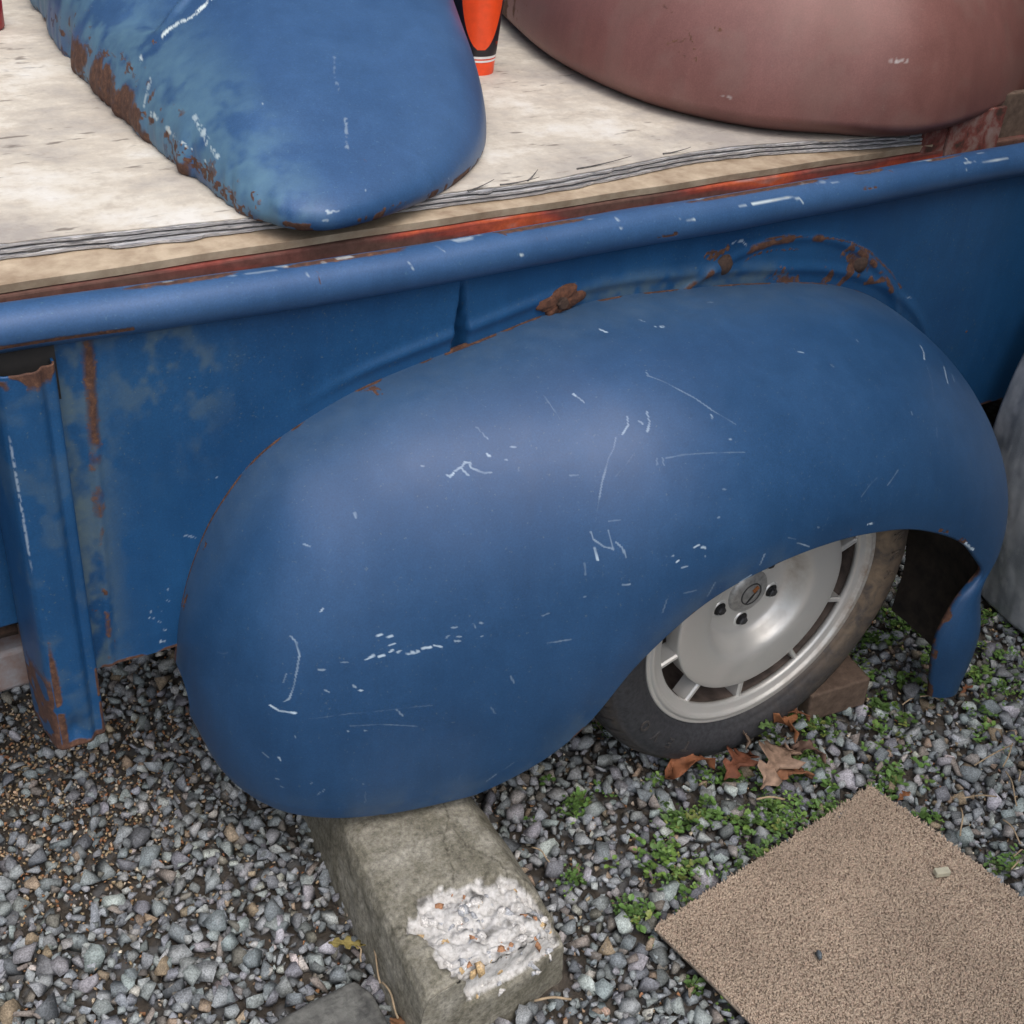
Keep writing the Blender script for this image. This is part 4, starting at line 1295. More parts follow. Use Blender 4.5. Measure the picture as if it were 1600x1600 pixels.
# flared, dented foot and ragged torn top
lowm = np.exp(-((PZ2 - 0.316) / 0.022)**2)[None, :] * np.exp(-((csd[:, 0] + 1.012) / 0.014)**2)[:, None]
SV[:, :, 1] += 0.010 * lowm
SVf = SV.reshape(-1, 3)
ragged = (vnoise(SVf * np.array([1, 0, 0]), 70, 82, 2) - 0.5) * 0.016
SVf[:, 2] -= np.where(SVf[:, 2] > 0.835, (SVf[:, 2] - 0.835) / 0.011 * (0.001 + 0.25 * np.abs(ragged)), 0)
wear = np.zeros((len(SVf), 3))
nz = vnoise(SVf, 34, 83, 3)
cu = np.repeat(np.arange(len(csd)), len(PZ2)) / (len(csd) - 1.0)
zz = SVf[:, 2]
wear[:, 1] = np.maximum(wear[:, 1], np.exp(-((cu - 0.30) / 0.035)**2) * sstep(0.52, 0.40, zz) * sstep(0.32, 0.5, nz) * 0.95)
wear[:, 1] = np.maximum(wear[:, 1], np.exp(-((cu - 0.84) / 0.03)**2) * sstep(0.47, 0.38, zz) * sstep(0.38, 0.55, nz) * 0.9)
wear[:, 1] = np.maximum(wear[:, 1], sstep(0.805, 0.84, zz) * sstep(0.40, 0.56, nz) * 0.8)
wear[:, 1] = np.maximum(wear[:, 1], sstep(0.304, 0.29, zz) * sstep(0.30, 0.5, nz) * 0.9)
wear[:, 1] = np.maximum(wear[:, 1], (cu < 0.26) * sstep(0.46, 0.36, zz) * sstep(0.35, 0.55, nz) * 0.8)
wear[:, 0] = np.maximum(wear[:, 0], np.exp(-((cu - 0.255) / 0.018)**2) * sstep(0.56, 0.62, zz) * sstep(0.80, 0.74, zz) * sstep(0.35, 0.5, vnoise(SVf * np.array([2, 2, 1.5]), 190, 84, 3)) * 0.5)
wear[:, 2] = 0.25 * sstep(0.5, 0.7, nz)
wear_paint('post', SVf, wear)
sme = raw_mesh("stake_post", SVf, grid_faces(len(csd), len(PZ2)), True, {"wear": wear})
post = link_mesh("stake_post", sme, M['blue_panel'], truck)
post.modifiers.new("thick", 'SOLIDIFY').thickness = -0.0025
MB().box((-1.10, 0.236, 0.79), (-0.968, 0.244, 0.866)).build("stake_gap_shade", M['hole'], truck)  # solid box, its black colour stands in for shade above the post
hole = MB().lathe([(0.0, 0.0), (0.0042, 0.0), (0.0042, 0.004)], 16, (-1.0195, 0.2105, 0.795))
hole.build("bolt_hole", M['hole'], post)

# --- bolt with its rusted washer on the fender seam
bolt_at = (-0.283, 0.2405, 0.783)
pl_n = 36
bolt_at = (-0.283, 0.2425, 0.783)
pa = np.arange(pl_n) * 2 * math.pi / pl_n
prr = 1 + 0.35 * (vnoise(np.stack([np.cos(pa), np.sin(pa), 0 * pa], 1), 2.2, 91, 2) - 0.5) * 2
ca_, sa_ = math.cos(R(14)), math.sin(R(14))
ring = np.stack([0.036 * prr * np.cos(pa), 0.019 * prr * np.sin(pa)], 1)
ring = np.stack([ring[:, 0] * ca_ - ring[:, 1] * sa_, ring[:, 0] * sa_ + ring[:, 1] * ca_], 1)
WV, WF = [(bolt_at[0], bolt_at[1] + 0.001, bolt_at[2])], []
for f_, yo_ in ((0.55, 0.0008), (0.92, 0.0018), (1.0, 0.0045), (1.0, 0.014)):
    WV += [(bolt_at[0] + a_ * f_, bolt_at[1] + yo_ + 0.0012 * math.sin(7 * a_ * 100), bolt_at[2] + b_ * f_) for a_, b_ in ring]
for k in range(pl_n):
    k2 = (k + 1) % pl_n
    WF.append((0, 1 + k, 1 + k2))
    for q in range(3):
        WF.append((1 + q * pl_n + k, 1 + (q + 1) * pl_n + k, 1 + (q + 1) * pl_n + k2, 1 + q * pl_n + k2))
wo = link_mesh("rusted_plate", raw_mesh("rusted_plate", np.array(WV), WF, True), M['rust'], truck)
MB().lathe([(0.0, -0.006), (0.0075, -0.006), (0.0092, -0.004), (0.0092, 0.003)], 6, bolt_at).build("bolt_head", M['dark_rust'], wo)
for bx_, bz_ in ((0.015, 0.788), (0.315, 0.742)):
    MB().lathe([(0.0, -0.004), (0.008, -0.004), (0.013, 0.0), (0.018, 0.004)], 14, (bx_, YB - 0.004, bz_)).build("rusted_bolt_boss", M['dark_rust'], truck, True)

# --- floor, cross members, far side, underside
MB().box((-1.35, 0.3165, 0.848), (1.45, 0.36, 0.8872)).build("red_side_board", M['red_board'], truck, bevel=0.003)
lowx = np.linspace(-1.05, 0.50, 60)
lowy = 0.3175 + 0.0015 * np.sin(lowx * 7) + 0.001 * np.sin(lowx * 31)
LV = np.concatenate([np.stack([lowx, lowy, np.full(60, .8995)], 1), np.stack([lowx, np.full(60, 1.74), np.full(60, .8995)], 1),
                     np.stack([lowx, lowy + 0.002, np.full(60, .889)], 1), np.stack([lowx, np.full(60, 1.74), np.full(60, .889)], 1)])
LF = []
for i in range(59):
    LF += [(i, i + 1, 60 + i + 1, 60 + i), (120 + i, 180 + i, 180 + i + 1, 120 + i + 1), (i, 120 + i, 120 + i + 1, i + 1)]
LF += [(0, 60, 180, 120), (59, 179, 239, 119)]
link_mesh("bed_floor_board", raw_mesh("bed_floor_board", LV, LF, False), M['ply_low'], truck)
MB().box((-1.05, 0.37, 0.80), (1.45, 1.74, 0.846)).build("bed_floor", M['under'], truck)
MB().box((-1.05, 1.75, 0.37), (1.45, 1.775, 0.90)).build("far_bed_side", M['blue_panel'], truck)
MB().box((-0.96, 0.52, 0.50), (1.45, 0.60, 0.62)).build("frame_rail", M['under'], truck, bevel=0.004)
MB().box((-0.96, 1.38, 0.50), (1.45, 1.46, 0.62)).build("frame_rail", M['under'], truck, bevel=0.004)
MB().tube([(0, 0.10, 0.315), (0, 1.85, 0.315)], 0.04, 14).build("axle", M['under'], truck, True)
MB().box((-0.45, 0.40, 0.36), (0.62, 0.43, 0.84)).build("inner_wheel_housing", M['under'], truck)
MB().box((0.58, 0.26, 0.30), (0.62, 1.72, 0.84)).build("housing_wall", M['under'], truck)
# tail end: dark panel beyond the post and the flaking grey cross member
tailw = MB()
tailw.box((-1.40, 0.330, 0.42), (-1.036, 0.345, 0.845))
to = tailw.build("tail_panel", M['blue_panel'], truck, bevel=0.003)
MB().box((-1.40, 0.36, 0.285), (-1.030, 0.42, 0.352)).build("cross_member", M['grey_frame'], truck, bevel=0.006)
MB().tube([(-1.30, 0.352, 0.405), (-1.045, 0.352, 0.40)], 0.012, 8).build("latch_rod", M['dark_rust'], truck, True)
# flaked stake and grey stub behind the rail at the cab end
fk = MB()
fk.box((0.475, 0.318, 0.80), (0.53, 0.326, 0.945))
fk.box((0.530, 0.312, 0.80), (0.660, 0.320, 0.950))
fk.build("flaked_stake_plate", M['flaked'], truck, bevel=0.002)
MB().box((0.665, 0.330, 0.80), (0.85, 0.345, 0.965)).build("grey_stub_board", M['wood_block'], truck, bevel=0.003)

# ================================================================== wheel (part of the truck bed)
WC = (0.0, 0.0, 0.315)
wheel = empty("wheel", (0, 0, 0))
wheel.parent = truck
wheel.location = Vector(WC) - truck.location
NT = 720
prof = [(0.2265, 0.020), (0.230, 0.008), (0.234, 0.001), (0.239, -0.003), (0.243, -0.0035), (0.2445, -0.006), (0.254, -0.0095), (0.262, -0.0115), (0.272, -0.0125), (0.282, -0.0115), (0.291, -0.008),
        (0.2965, -0.005), (0.2985, -0.005), (0.3005, -0.002), (0.305, 0.002), (0.3095, 0.008), (0.3130, 0.015), (0.3155, 0.025), (0.3165, 0.032), (0.3165, 0.046), (0.3175, 0.054), (0.3175, 0.064), (0.309, 0.066), (0.309, 0.073), (0.318, 0.075), (0.318, 0.098),
        (0.309, 0.100), (0.309, 0.106), (0.318, 0.108), (0.318, 0.130), (0.309, 0.132), (0.309, 0.138), (0.3175, 0.140), (0.316, 0.170), (0.306, 0.194), (0.285, 0.205), (0.26, 0.208), (0.228, 0.19)]
L = len(prof)
TV = np.zeros((NT, L, 3))
th = np.arange(NT) * 2 * math.pi / NT
pr = np.array(prof)
rad = np.tile(pr[:, 0], (NT, 1))
yy = np.tile(pr[:, 1], (NT, 1))
gro = (np.arange(NT) % 12) < 3
for j in range(15, 22):
    rad[gro, j] -= 0.0042
gro2 = ((np.arange(NT) + 5) % 14) < 3
for j in list(range(24, 26)) + list(range(28, 30)):
    rad[gro2, j] -= 0.004
# flat spot where the tyre bears on the ground
TV[:, :, 0] = rad * np.cos(th)[:, None]
TV[:, :, 1] = yy
TV[:, :, 2] = rad * np.sin(th)[:, None]
TVf = TV.reshape(-1, 3) + np.array(WC)
sq = np.clip(-0.004 - TVf[:, 2], 0, None)
TVf[:, 2] += sq
bul = np.exp(-((TVf[:, 2] - 0.05) / 0.05)**2) * np.exp(-((TVf[:, 0]) / 0.12)**2) * (TVf[:, 1] < 0.1)
TVf[:, 1] -= 0.006 * bul
angd = np.degrees(np.arctan2(TVf[:, 2] - 0.315, TVf[:, 0]))
rr_ = np.hypot(TVf[:, 0], TVf[:, 2] - 0.315)
wear = np.zeros((len(TVf), 3))
side = np.exp(-((angd - 2) / 50)**2)
wear[:, 0] = np.maximum(side * 0.95 * (0.65 + 0.35 * np.exp(-((rr_ - 0.242) / 0.018)**2)), 0.20 * np.exp(-((rr_ - 0.306) / 0.008)**2))
wear[:, 0] = np.maximum(wear[:, 0], 0.12 * (TVf[:, 1] > 0.025))
tme = raw_mesh("tyre", TVf, grid_faces(NT, L, closed_u=True), True, {"wear": wear})
link_mesh("tyre", tme, M['tyre'], wheel)

# raised letters on the sidewall
def sidewall_text(txt, a_start, step, rmid, size):
    allV, allF, n = [], [], 0
    for k, chh in enumerate(txt):
        if chh == ' ':
            continue
        cu_ = bpy.data.curves.new("t", 'FONT')
        cu_.body = chh
        cu_.size = size
        cu_.extrude = 0.0018
        cu_.offset = 0.0004
        cu_.align_x = 'CENTER'
        cu_.align_y = 'CENTER'
        to_ = bpy.data.objects.new("t", cu_)
        C.objects.link(to_)
        dg = bpy.context.evaluated_depsgraph_get()
        me_ = bpy.data.meshes.new_from_object(to_.evaluated_get(dg))
        bpy.data.objects.remove(to_)
        V = np.array([v_.co[:] for v_ in me_.vertices])
        Fs = [tuple(p_.vertices) for p_ in me_.polygons]
        an = R(a_start - step * k)
        # tops point outwards, read clockwise
        rad_ = np.array([math.cos(an), 0, math.sin(an)])
        tan_ = np.array([math.sin(an), 0, -math.cos(an)])
        W_ = np.array(WC) + rad_ * rmid + V[:, :1] * tan_ + V[:, 1:2] * rad_
        rloc = np.hypot(W_[:, 0], W_[:, 2] - 0.315)
        ysurf = np.interp(rloc, pr[:15, 0], pr[:15, 1]) - 0.006 * np.exp(-((W_[:, 2] - 0.05) / 0.05)**2) * np.exp(-(W_[:, 0] / 0.12)**2)
        W_[:, 1] = ysurf - 0.0006 - V[:, 2]
        allV.append(W_)
        allF += [tuple(i + n for i in f) for f in Fs]
        n += len(W_)
        bpy.data.meshes.remove(me_)
    return np.concatenate(allV), allF


for txt_, a0_, st_, dirt_ in (("TEVO", -118, 9.5, 0.10), ("NNA", 14, 8.5, 0.6)):
    for k_, ch_ in enumerate(txt_):
        tv, tf = sidewall_text(ch_, a0_ - st_ * k_, 0, 0.267, 0.026)
        link_mesh("raised_letter", raw_mesh("raised_letter", tv, tf, False, {"wear": np.full((len(tv), 3), dirt_)}), M['tyre'], wheel)


def dirty_lathe(prof, n, name, mat, parent, wfun):
    mb = MB().lathe(prof, n, WC)
    V = np.concatenate(mb.V)
    rr = np.hypot(V[:, 0], V[:, 2] - 0.315)
    an = np.degrees(np.arctan2(V[:, 2] - 0.315, V[:, 0]))
    wr = np.zeros((len(V), 3))
    wr[:, 0] = wfun(rr, an)
    return mb.build(name, mat, parent, True, attrs={"wear": wr})


# disc: plateau with lugs sits deep, bowl wall climbs out to the flat face
disc_p = [(0.038, 0.046), (0.05, 0.0465), (0.072, 0.0465), (0.079, 0.0455), (0.084, 0.042), (0.089, 0.034), (0.094, 0.024), (0.099, 0.0155), (0.105, 0.0105), (0.112, 0.0085),
          (0.125, 0.0078), (0.14, 0.0078), (0.155, 0.0080), (0.163, 0.0085), (0.1655, 0.0095), (0.1665, 0.012), (0.1665, 0.040)]
rim = dirty_lathe(disc_p, 160, "rim", M['alloy'], wheel, lambda r_, a_: np.clip(0.75 * np.exp(-((r_ - 0.088) / 0.010)**2) * np.exp(-((a_ - 30) / 60)**2) + 0.2, 0, 1))
ring_p = [(0.2045, 0.020), (0.2015, 0.0185), (0.199, 0.014), (0.2, 0.0085), (0.204, 0.006), (0.2135, 0.0055), (0.2155, 0.0035), (0.2165, 0.0005), (0.2185, -0.0012), (0.2225, -0.0012), (0.2245, 0.0008), (0.2255, 0.003),
          (0.2275, 0.002), (0.2305, 0.0005), (0.2325, 0.003), (0.2325, 0.02)]
dirty_lathe(ring_p, 160, "rim_ring", M['alloy'], rim, lambda r_, a_: np.clip(0.95 * np.exp(-((a_ + 15) / 45)**2) * sstep(0.205, 0.222, r_) + 0.22, 0, 1))
for k in range(10):
    an = R(-18 + 36 * k)
    rot = Matrix.Rotation(-an, 3, 'Y')
    mb = MB()
    V = []
    prof_s = [(0.160, -0.0045), (0.160, 0.0045), (0.203, 0.0045), (0.203, -0.0045)]
    for dy, wd in ((0.0115, 0.55), (0.015, 1.0), (0.045, 1.0)):
        for r_, t_ in prof_s:
            V.append((r_ * math.cos(an) - t_ * wd * math.sin(an), dy, r_ * math.sin(an) + t_ * wd * math.cos(an)))
    V = np.array(V) + np.array(WC)
    F = [(0, 1, 2, 3)]
    for q in (0, 4):
        for s_ in range(4):
            F.append((q + s_, q + (s_ + 1) % 4, q + 4 + (s_ + 1) % 4, q + 4 + s_))
    mb.add(V, F)
    mb.build("spoke", M['alloy'], rim, attrs={"wear": np.full((len(V), 3), 0.15)})
MB().lathe([(0.06, 0.125), (0.150, 0.122), (0.190, 0.115), (0.2035, 0.06), (0.2045, 0.019)], 96, WC).build("barrel", M['barrel'], wheel, True)
for k in range(5):
    an = R(-18 + 72 * k)
    c = (WC[0] + 0.057 * math.cos(an), 0, WC[2] + 0.057 * math.sin(an))
    cup = MB().lathe([(0.0, 0.0455), (0.0125, 0.0455), (0.0125, 0.0462)], 24, c).build("lug_recess", M['hole'], rim, True)
    MB().lathe([(0.0, 0.0375), (0.0062, 0.0375), (0.0078, 0.0395), (0.0082, 0.046)], 6, (c[0] + 0.0012, 0, c[2] - 0.001)).build("lug_nut", M['nut'], rim)
    MB().lathe([(0.0118, 0.0455), (0.0124, 0.0440), (0.0140, 0.0440), (0.0152, 0.0464)], 24, c).build("lug_collar", M['alloy'], rim, True)
cap = MB().lathe([(0.0, 0.0355), (0.012, 0.0358), (0.026, 0.0372), (0.036, 0.040), (0.0388, 0.044), (0.0395, 0.047)], 48, WC).build("centre_cap", M['cap_metal'], wheel, True)
emb = MB()
ringp = [(0.0185, 0.0362), (0.0190, 0.0352), (0.0202, 0.0352), (0.0207, 0.0366)]
emb.lathe(ringp, 40, WC)
emb.build("cap_ring", M['cap_dark'], cap, True)
for k in range(5):
    q = -0.009 + k * 0.0042
    MB().box((-0.0068, -0.0006, -0.0008), (0.0068, 0.0006, 0.0008), Matrix.Rotation(R(-38), 3, 'Y'),
             (WC[0] + 0.001 + q * 0.62, 0.0352, WC[2] - 0.006 + q * 0.75)).build("cap_bar", M['cap_dark'], cap)
MB().box((-0.006, -0.0006, -0.004), (0.006, 0.0006, 0.004), Matrix.Rotation(R(-38), 3, 'Y'), (WC[0] + 0.007, 0.0351, WC[2] + 0.008)).build("cap_badge", M['cap_orange'], cap)

# ================================================================== unseen added shed that cuts light on the bed side and in reflections
blocker = empty("lean_to_shed", (1.9, 0.6, 0.0))
tag(blocker, "unseen timber shed roofing the right end of the truck, beyond the right edge", "blocker")
for k in range(11):
    y0_ = -0.45 + k * 0.29
    MB().box((1.62, y0_, 0.0), (1.645, y0_ + 0.283, 1.69)).build("blocker_board", M['blocker_wood'], blocker, bevel=0.003)
for k in range(9):
    x0_ = 0.95 + k * 0.24
    MB().box((x0_, -0.95, 1.70), (x0_ + 0.236, 2.8, 1.725), None, (0, 0, 0.012 * k)).build("blocker_top_board", M['blocker_wood'], blocker, bevel=0.003)  # added overhead boards, cut sky light on the right end
for k in range(21):
    x0_ = -3.4 + k * 0.29
    MB().box((x0_, 2.84, 0.0), (x0_ + 0.283, 2.865, 5.2)).build("blocker_board", M['blocker_wood'], blocker, bevel=0.003)  # added tall back boards, give the fender top a dark reflection
for k in range(9):
    x0_ = 0.10 + k * 0.29
    MB().box((x0_, -1.40, 0.0), (x0_ + 0.283, -1.375, 2.9)).build("blocker_board", M['blocker_wood'], blocker, bevel=0.003)  # added boards, keep low sky off the right of the bed side
for k in range(6):
    y0_ = -1.36 + k * 0.245
    MB().box((0.97, y0_, 0.0), (0.995, y0_ + 0.240, 2.9)).build("blocker_board", M['blocker_wood'], blocker, bevel=0.003)  # added boards, deepen the shade at the right of the bed side
MB().box((1.0, -0.88, 1.635), (2.6, -0.80, 1.695)).build("blocker_beam", M['blocker_wood'], blocker, bevel=0.004)
MB().box((1.54, -0.88, 0.0), (1.62, -0.80, 1.63)).build("post", M['blocker_wood'], blocker, bevel=0.004)  # upright of the added light blocker

fence = empty("left_light_baffle", (-3.2, 0.8, 0.0))  # unseen boards added to darken the fender's left shoulder
tag(fence, "unseen dark board fence beyond the left edge behind the truck's tail", "fence")
for k in range(14):
    y0_ = -1.2 + k * 0.29
    MB().box((-3.21, y0_, 0.0), (-3.19, y0_ + 0.284, 2.5)).build("baffle_board", M['blocker_wood'], fence, bevel=0.003)
MB().box((-3.19, -1.2, 0.6), (-3.15, 2.85, 0.68)).build("fence_rail", M['blocker_wood'], fence, bevel=0.003)
MB().box((-3.19, -1.2, 1.9), (-3.15, 2.85, 1.98)).build("fence_rail", M['blocker_wood'], fence, bevel=0.003)

# ================================================================== plywood on the bed
fx = np.array([-1.30, -0.981, -0.837, -0.682, -0.55, -0.422, -0.265, -0.08, 0.053, 0.173, 0.408, 0.56])
fy = np.array([0.392, 0.384, 0.372, 0.357, 0.352, 0.350, 0.341, 0.364, 0.378, 0.368, 0.325, 0.318])
ply = empty("plywood_sheet", (-0.4, 0.9, 0.9005))
tag(ply, "pale weathered plywood sheet with frayed grey layered edge lying on truck bed", "plywood")


def ply_layer(z0, z1, seed, off, mat, y_far=1.43, wig=0.0035, x1=0.55):
    xs_ = np.linspace(-1.30, x1, 420)
    P_ = np.stack([xs_, 0 * xs_, 0 * xs_ + seed * 3.1], 1)
    ys_ = spline(np.stack([fx, fy], 1), 420, t=None, knots=fx)[:, 1] if x1 == 0.56 else np.interp(xs_, fx, fy)
    ys_ = np.convolve(np.pad(ys_, 20, mode='edge'), np.ones(41) / 41, 'valid')
    ys_ = ys_ + off + (vnoise(P_, 30, seed, 3) - 0.5) * 2 * wig - sstep(0.72, 0.85, vnoise(P_, 14, seed + 5, 2)) * 0.006
    n = len(xs_)
    zs = (vnoise(P_, 5, seed + 9, 2) - 0.5) * 0.0016
    V = np.concatenate([np.stack([xs_, ys_, z1 + zs * 0.3], 1), np.stack([xs_, np.full(n, y_far), np.full(n, z1)], 1),
                        np.stack([xs_, ys_ + 0.0006, z0 + zs * 0.3], 1), np.stack([xs_, np.full(n, y_far), np.full(n, z0)], 1)])
    F = []
    for i in range(n - 1):
        F += [(i, i + 1, n + i + 1, n + i), (2 * n + i, 3 * n + i, 3 * n + i + 1, 2 * n + i + 1), (i, 2 * n + i, 2 * n + i + 1, i + 1),
              (n + i, n + i + 1, 3 * n + i + 1, 3 * n + i)]
    F += [(0, n, 3 * n, 2 * n), (n - 1, 3 * n - 1, 4 * n - 1, 2 * n - 1)]
    return link_mesh("ply_layer", raw_mesh("ply_layer", V, F, False), mat, ply)


zl = 0.9012
for k, (tk, off, mt) in enumerate(((.0036, .000, 'ply_edge'), (.0026, .0045, 'ply_dark'), (.0036, .0005, 'ply_edge'), (.0024, .0045, 'ply_dark'), (.0034, .0015, 'ply_edge'))):
    ply_layer(zl, zl + tk, 100 + k * 7, off, M[mt])
    zl += tk + 0.0002
ply_layer(zl, zl + 0.0016, 151, .004, M['ply'], wig=0.0022)
PLY_Z = zl + 0.0016
# splintered slivers at the edge
slv = ((-0.14, 0.372, 0.10, 0.05), (-0.30, 0.348, 0.06, -0.1), (-0.36, 0.352, 0.05, 0.25), (0.0, 0.38, 0.05, -0.06), (-0.27, 0.362, 0.035, 0.6))
for i, (x, y, ln, a_) in enumerate(slv):
    t_ = np.linspace(0, 1, 8)
    MB().tube(np.stack([x + (t_ - 0.5) * ln * math.cos(a_), y + (t_ - 0.5) * ln * math.sin(a_), PLY_Z + 0.0012 + 0.006 * t_**2], 1), 0.0014 * (1 - 0.7 * t_), 5).build("splinter", M['ply_dark'], ply)
# second sheet further back
ply2 = MB().box((-1.30, 1.436, 0.9012), (0.55, 1.74, 0.9165))
p2 = ply2.build("plywood_sheet", M['ply'], None, bevel=0.002)
tag(p2, "second shaded plywood sheet behind the dark seam at the photo's top left", "plywood")


# ================================================================== loose fenders on the plywood
def dome(name, outline, centre, H, z0, nu, nvr, mat, ex, seed, tuck=0.02, tuck_z=0.02, top_pull=None, dents=None, wearfun=None, key=None, wobble=0.01, shape=None, tilt=None, rag=0.0):
    ol = spline(outline, nu)
    cen = np.array(centre)
    phi = np.linspace(0, math.pi / 2, nvr)
    V = np.zeros((nu, nvr, 3))
    exu = np.full(nu, ex) if not callable(ex) else ex(ol)
    k = np.cos(phi)[None, :] ** exu[:, None]
    h = np.sin(phi) ** (1.0)
    V[:, :, 0] = cen[0] + (ol[:, :1] - cen[0]) * k
    V[:, :, 1] = cen[1] + (ol[:, 1:2] - cen[1]) * k
    if rag:                                   # torn, rust-eaten edge: only the outermost strip is ragged
        q_ = np.column_stack([ol, 0 * ol[:, 0]])
        off_ = sstep(-0.60, -0.68, ol[:, 0]) * ((vnoise(q_, 34, 219, 3) - 0.5) * rag + 0.022 * np.exp(-((ol[:, 1] - 1.08) / 0.03)**2))
        V[:, :, 0] += off_[:, None] * k**60
    Hm = H if shape is None else shape(ol)[:, None]
    V[:, :, 2] = z0 + Hm * h[None, :] if tilt is None else z0 + h[None, :] * (tilt[0] + tilt[1] * np.clip(V[:, :, 1] - tilt[2], 0, None))
    # tucked-in rim below the widest line
    rows = []
    nl = 8
    for i in range(nl, 0, -1):
        f_ = i / nl
        q = V[:, 0].copy()
        dirc = cen[None, :] - q[:, :2]
        dirc /= np.linalg.norm(dirc, axis=1)[:, None]
        q[:, :2] += dirc * tuck * f_**2
        q[:, 2] = z0 - tuck_z * f_
        rows.append(q)
    V = np.concatenate([np.stack(rows, 1), V], 1)
    nvt = V.shape[1]
    Vf = V.reshape(-1, 3)
    ri = np.tile(np.arange(nvt), nu)
    w_ = sstep(6, 40, ri)
    Vf[:, 2] += (vnoise(Vf, 5.0, seed, 2) - 0.5) * wobble * w_
    if dents is not None:
        dents(Vf)
    wear = np.zeros((len(Vf), 3))
    if wearfun is not None:
        wearfun(Vf, ri, np.repeat(np.arange(nu), nvt), wear)
    if key:
        wear_paint(key, Vf, wear)
    me = raw_mesh(name, Vf, grid_faces(nu, nvt, flip=True), True, {"wear": wear})
    o = link_mesh(name, me, mat)
    md = o.modifiers.new("thick", 'SOLIDIFY')
    md.thickness = 0.0025
    md.offset = -1
    return o


LOOSE = [(-0.66, 1.62), (-0.675, 1.40), (-0.708, 1.15), (-0.722, 0.90), (-0.718, 0.64), (-0.706, 0.48), (-0.686, 0.345), (-0.632, 0.288), (-0.565, 0.290), (-0.47, 0.325), (-0.385, 0.375),
         (-0.300, 0.455), (-0.235, 0.56), (-0.175, 0.70), (-0.105, 0.88), (-0.03, 1.08), (0.06, 1.32), (0.12, 1.62)]


def loose_wear(V, ri, uix, wear):
    nz = vnoise(V, 24, 201, 4)
    nzf = vnoise(V, 70, 203, 3)
    left = sstep(-0.52, -0.70, V[:, 0]) * (V[:, 1] > 0.30)
    dleft = V[:, 0] + 0.722
    wear[:, 1] = np.maximum(wear[:, 1], (1 - sstep(0.0, 0.016, dleft + 0.05 * (nz - 0.5))) * (0.42 + 0.45 * nzf))
    wear[:, 1] = np.maximum(wear[:, 1], (1 - sstep(0.01, 0.06, dleft)) * sstep(0.54, 0.70, nzf) * 0.6)
    wear[:, 1] = np.maximum(wear[:, 1], (1 - sstep(5, 10, ri)) * sstep(0.45, 0.6, nzf) * 0.7)
    wear[:, 2] = np.maximum(wear[:, 2], (1 - sstep(0.03, 0.14, dleft)) * sstep(0.35, 0.55, nz) * 0.9)


def loose_dent(V):
    # crumpled crease towards the far left
    a0, b0 = np.array([-0.655, 0.780]), np.array([-0.545, 0.815])
    ab = b0 - a0
    t = ((V[:, :2] - a0) @ ab) / (ab @ ab)
    side = ((V[:, 0] - a0[0]) * ab[1] - (V[:, 1] - a0[1]) * ab[0]) / np.linalg.norm(ab)
    g = sstep(-0.10, 0.35, t)
    V[:, 2] -= 0.038 * g * sstep(0.003, -0.012, side) * np.exp(np.minimum(side, 0) / 0.16)
    V[:, 2] += 0.007 * g * np.exp(-((side - 0.006) / 0.008)**2)


def loose_ex(ol):
    # gentle slope on the cut left side, tight turn at the nose and right side
    return 0.32 + 0.9 * sstep(-0.45, -0.69, ol[:, 0]) * sstep(0.28, 0.95, ol[:, 1])


lf = dome("loose_fender", LOOSE, (-0.33, 1.15), 0.20, PLY_Z + 0.014, 620, 300, M['blue_light'], loose_ex, 211, tuck=0.006, tuck_z=0.012, dents=loose_dent, wearfun=loose_wear, key='loose', tilt=(0.055, 0.26, 0.28), rag=0.016)
tag(lf, "loose faded blue fender with rust-eaten left edge lying on the plywood", "fender")

BROWN = [(0.30, 1.62), (0.20, 1.32), (0.125, 1.09), (0.068, 0.86), (0.062, 0.665), (0.094, 0.525), (0.176, 0.405), (0.278, 0.338), (0.40, 0.282), (0.56, 0.30), (0.80, 0.385), (1.05, 0.55), (1.25, 0.85), (1.32, 1.2), (1.25, 1.62)]


def brown_wear(V, ri, uix, wear):
    nz = vnoise(V, 20, 221, 4)
    wear[:, 1] = np.maximum(wear[:, 1], np.exp(-(((V[:, 0] - 0.13)) / 0.05)**2) * sstep(0.85, 1.0, V[:, 1]) * sstep(0.40, 0.6, nz) * 0.7)
    wear[:, 2] = np.maximum(wear[:, 2], 0.35 * sstep(0.5, 0.7, nz))


bf = dome("primer_fender", BROWN, (0.70, 1.05), 0.36, PLY_Z + 0.035, 520, 240, M['primer'], 0.66, 231, tuck=0.05, tuck_z=0.034, wearfun=brown_wear, key='brown', wobble=0.006)
tag(bf, "large loose fender in matt brown primer lying on plywood at top right", "fender")

# ================================================================== cup, red container, grey panel
cup = empty("plastic_cup", (-0.077, 0.859, PLY_Z))
tag(cup, "orange and black plastic stadium cup standing between the two loose fenders", "cup")
CCX, CCY = -0.077, 0.859


def cup_wall(z0, z1, extra, name, mat, parent, zlo=None):
    def rr(z):
        return 0.0335 + (z - 0) * 0.085 + extra
    V, F = [], []
    n = 64
    zs = np.linspace(z0, z1, 6)
    for k in range(n):
        a_ = 2 * math.pi * k / n
        for z in zs:
            V.append((CCX + rr(z) * math.cos(a_), CCY + rr(z) * math.sin(a_), PLY_Z + z))
    for k in range(n):
        for j in range(5):
            F.append((k * 6 + j, ((k + 1) % n) * 6 + j, ((k + 1) % n) * 6 + j + 1, k * 6 + j + 1))
    return link_mesh(name, raw_mesh(name, np.array(V), F, True), mat, parent)


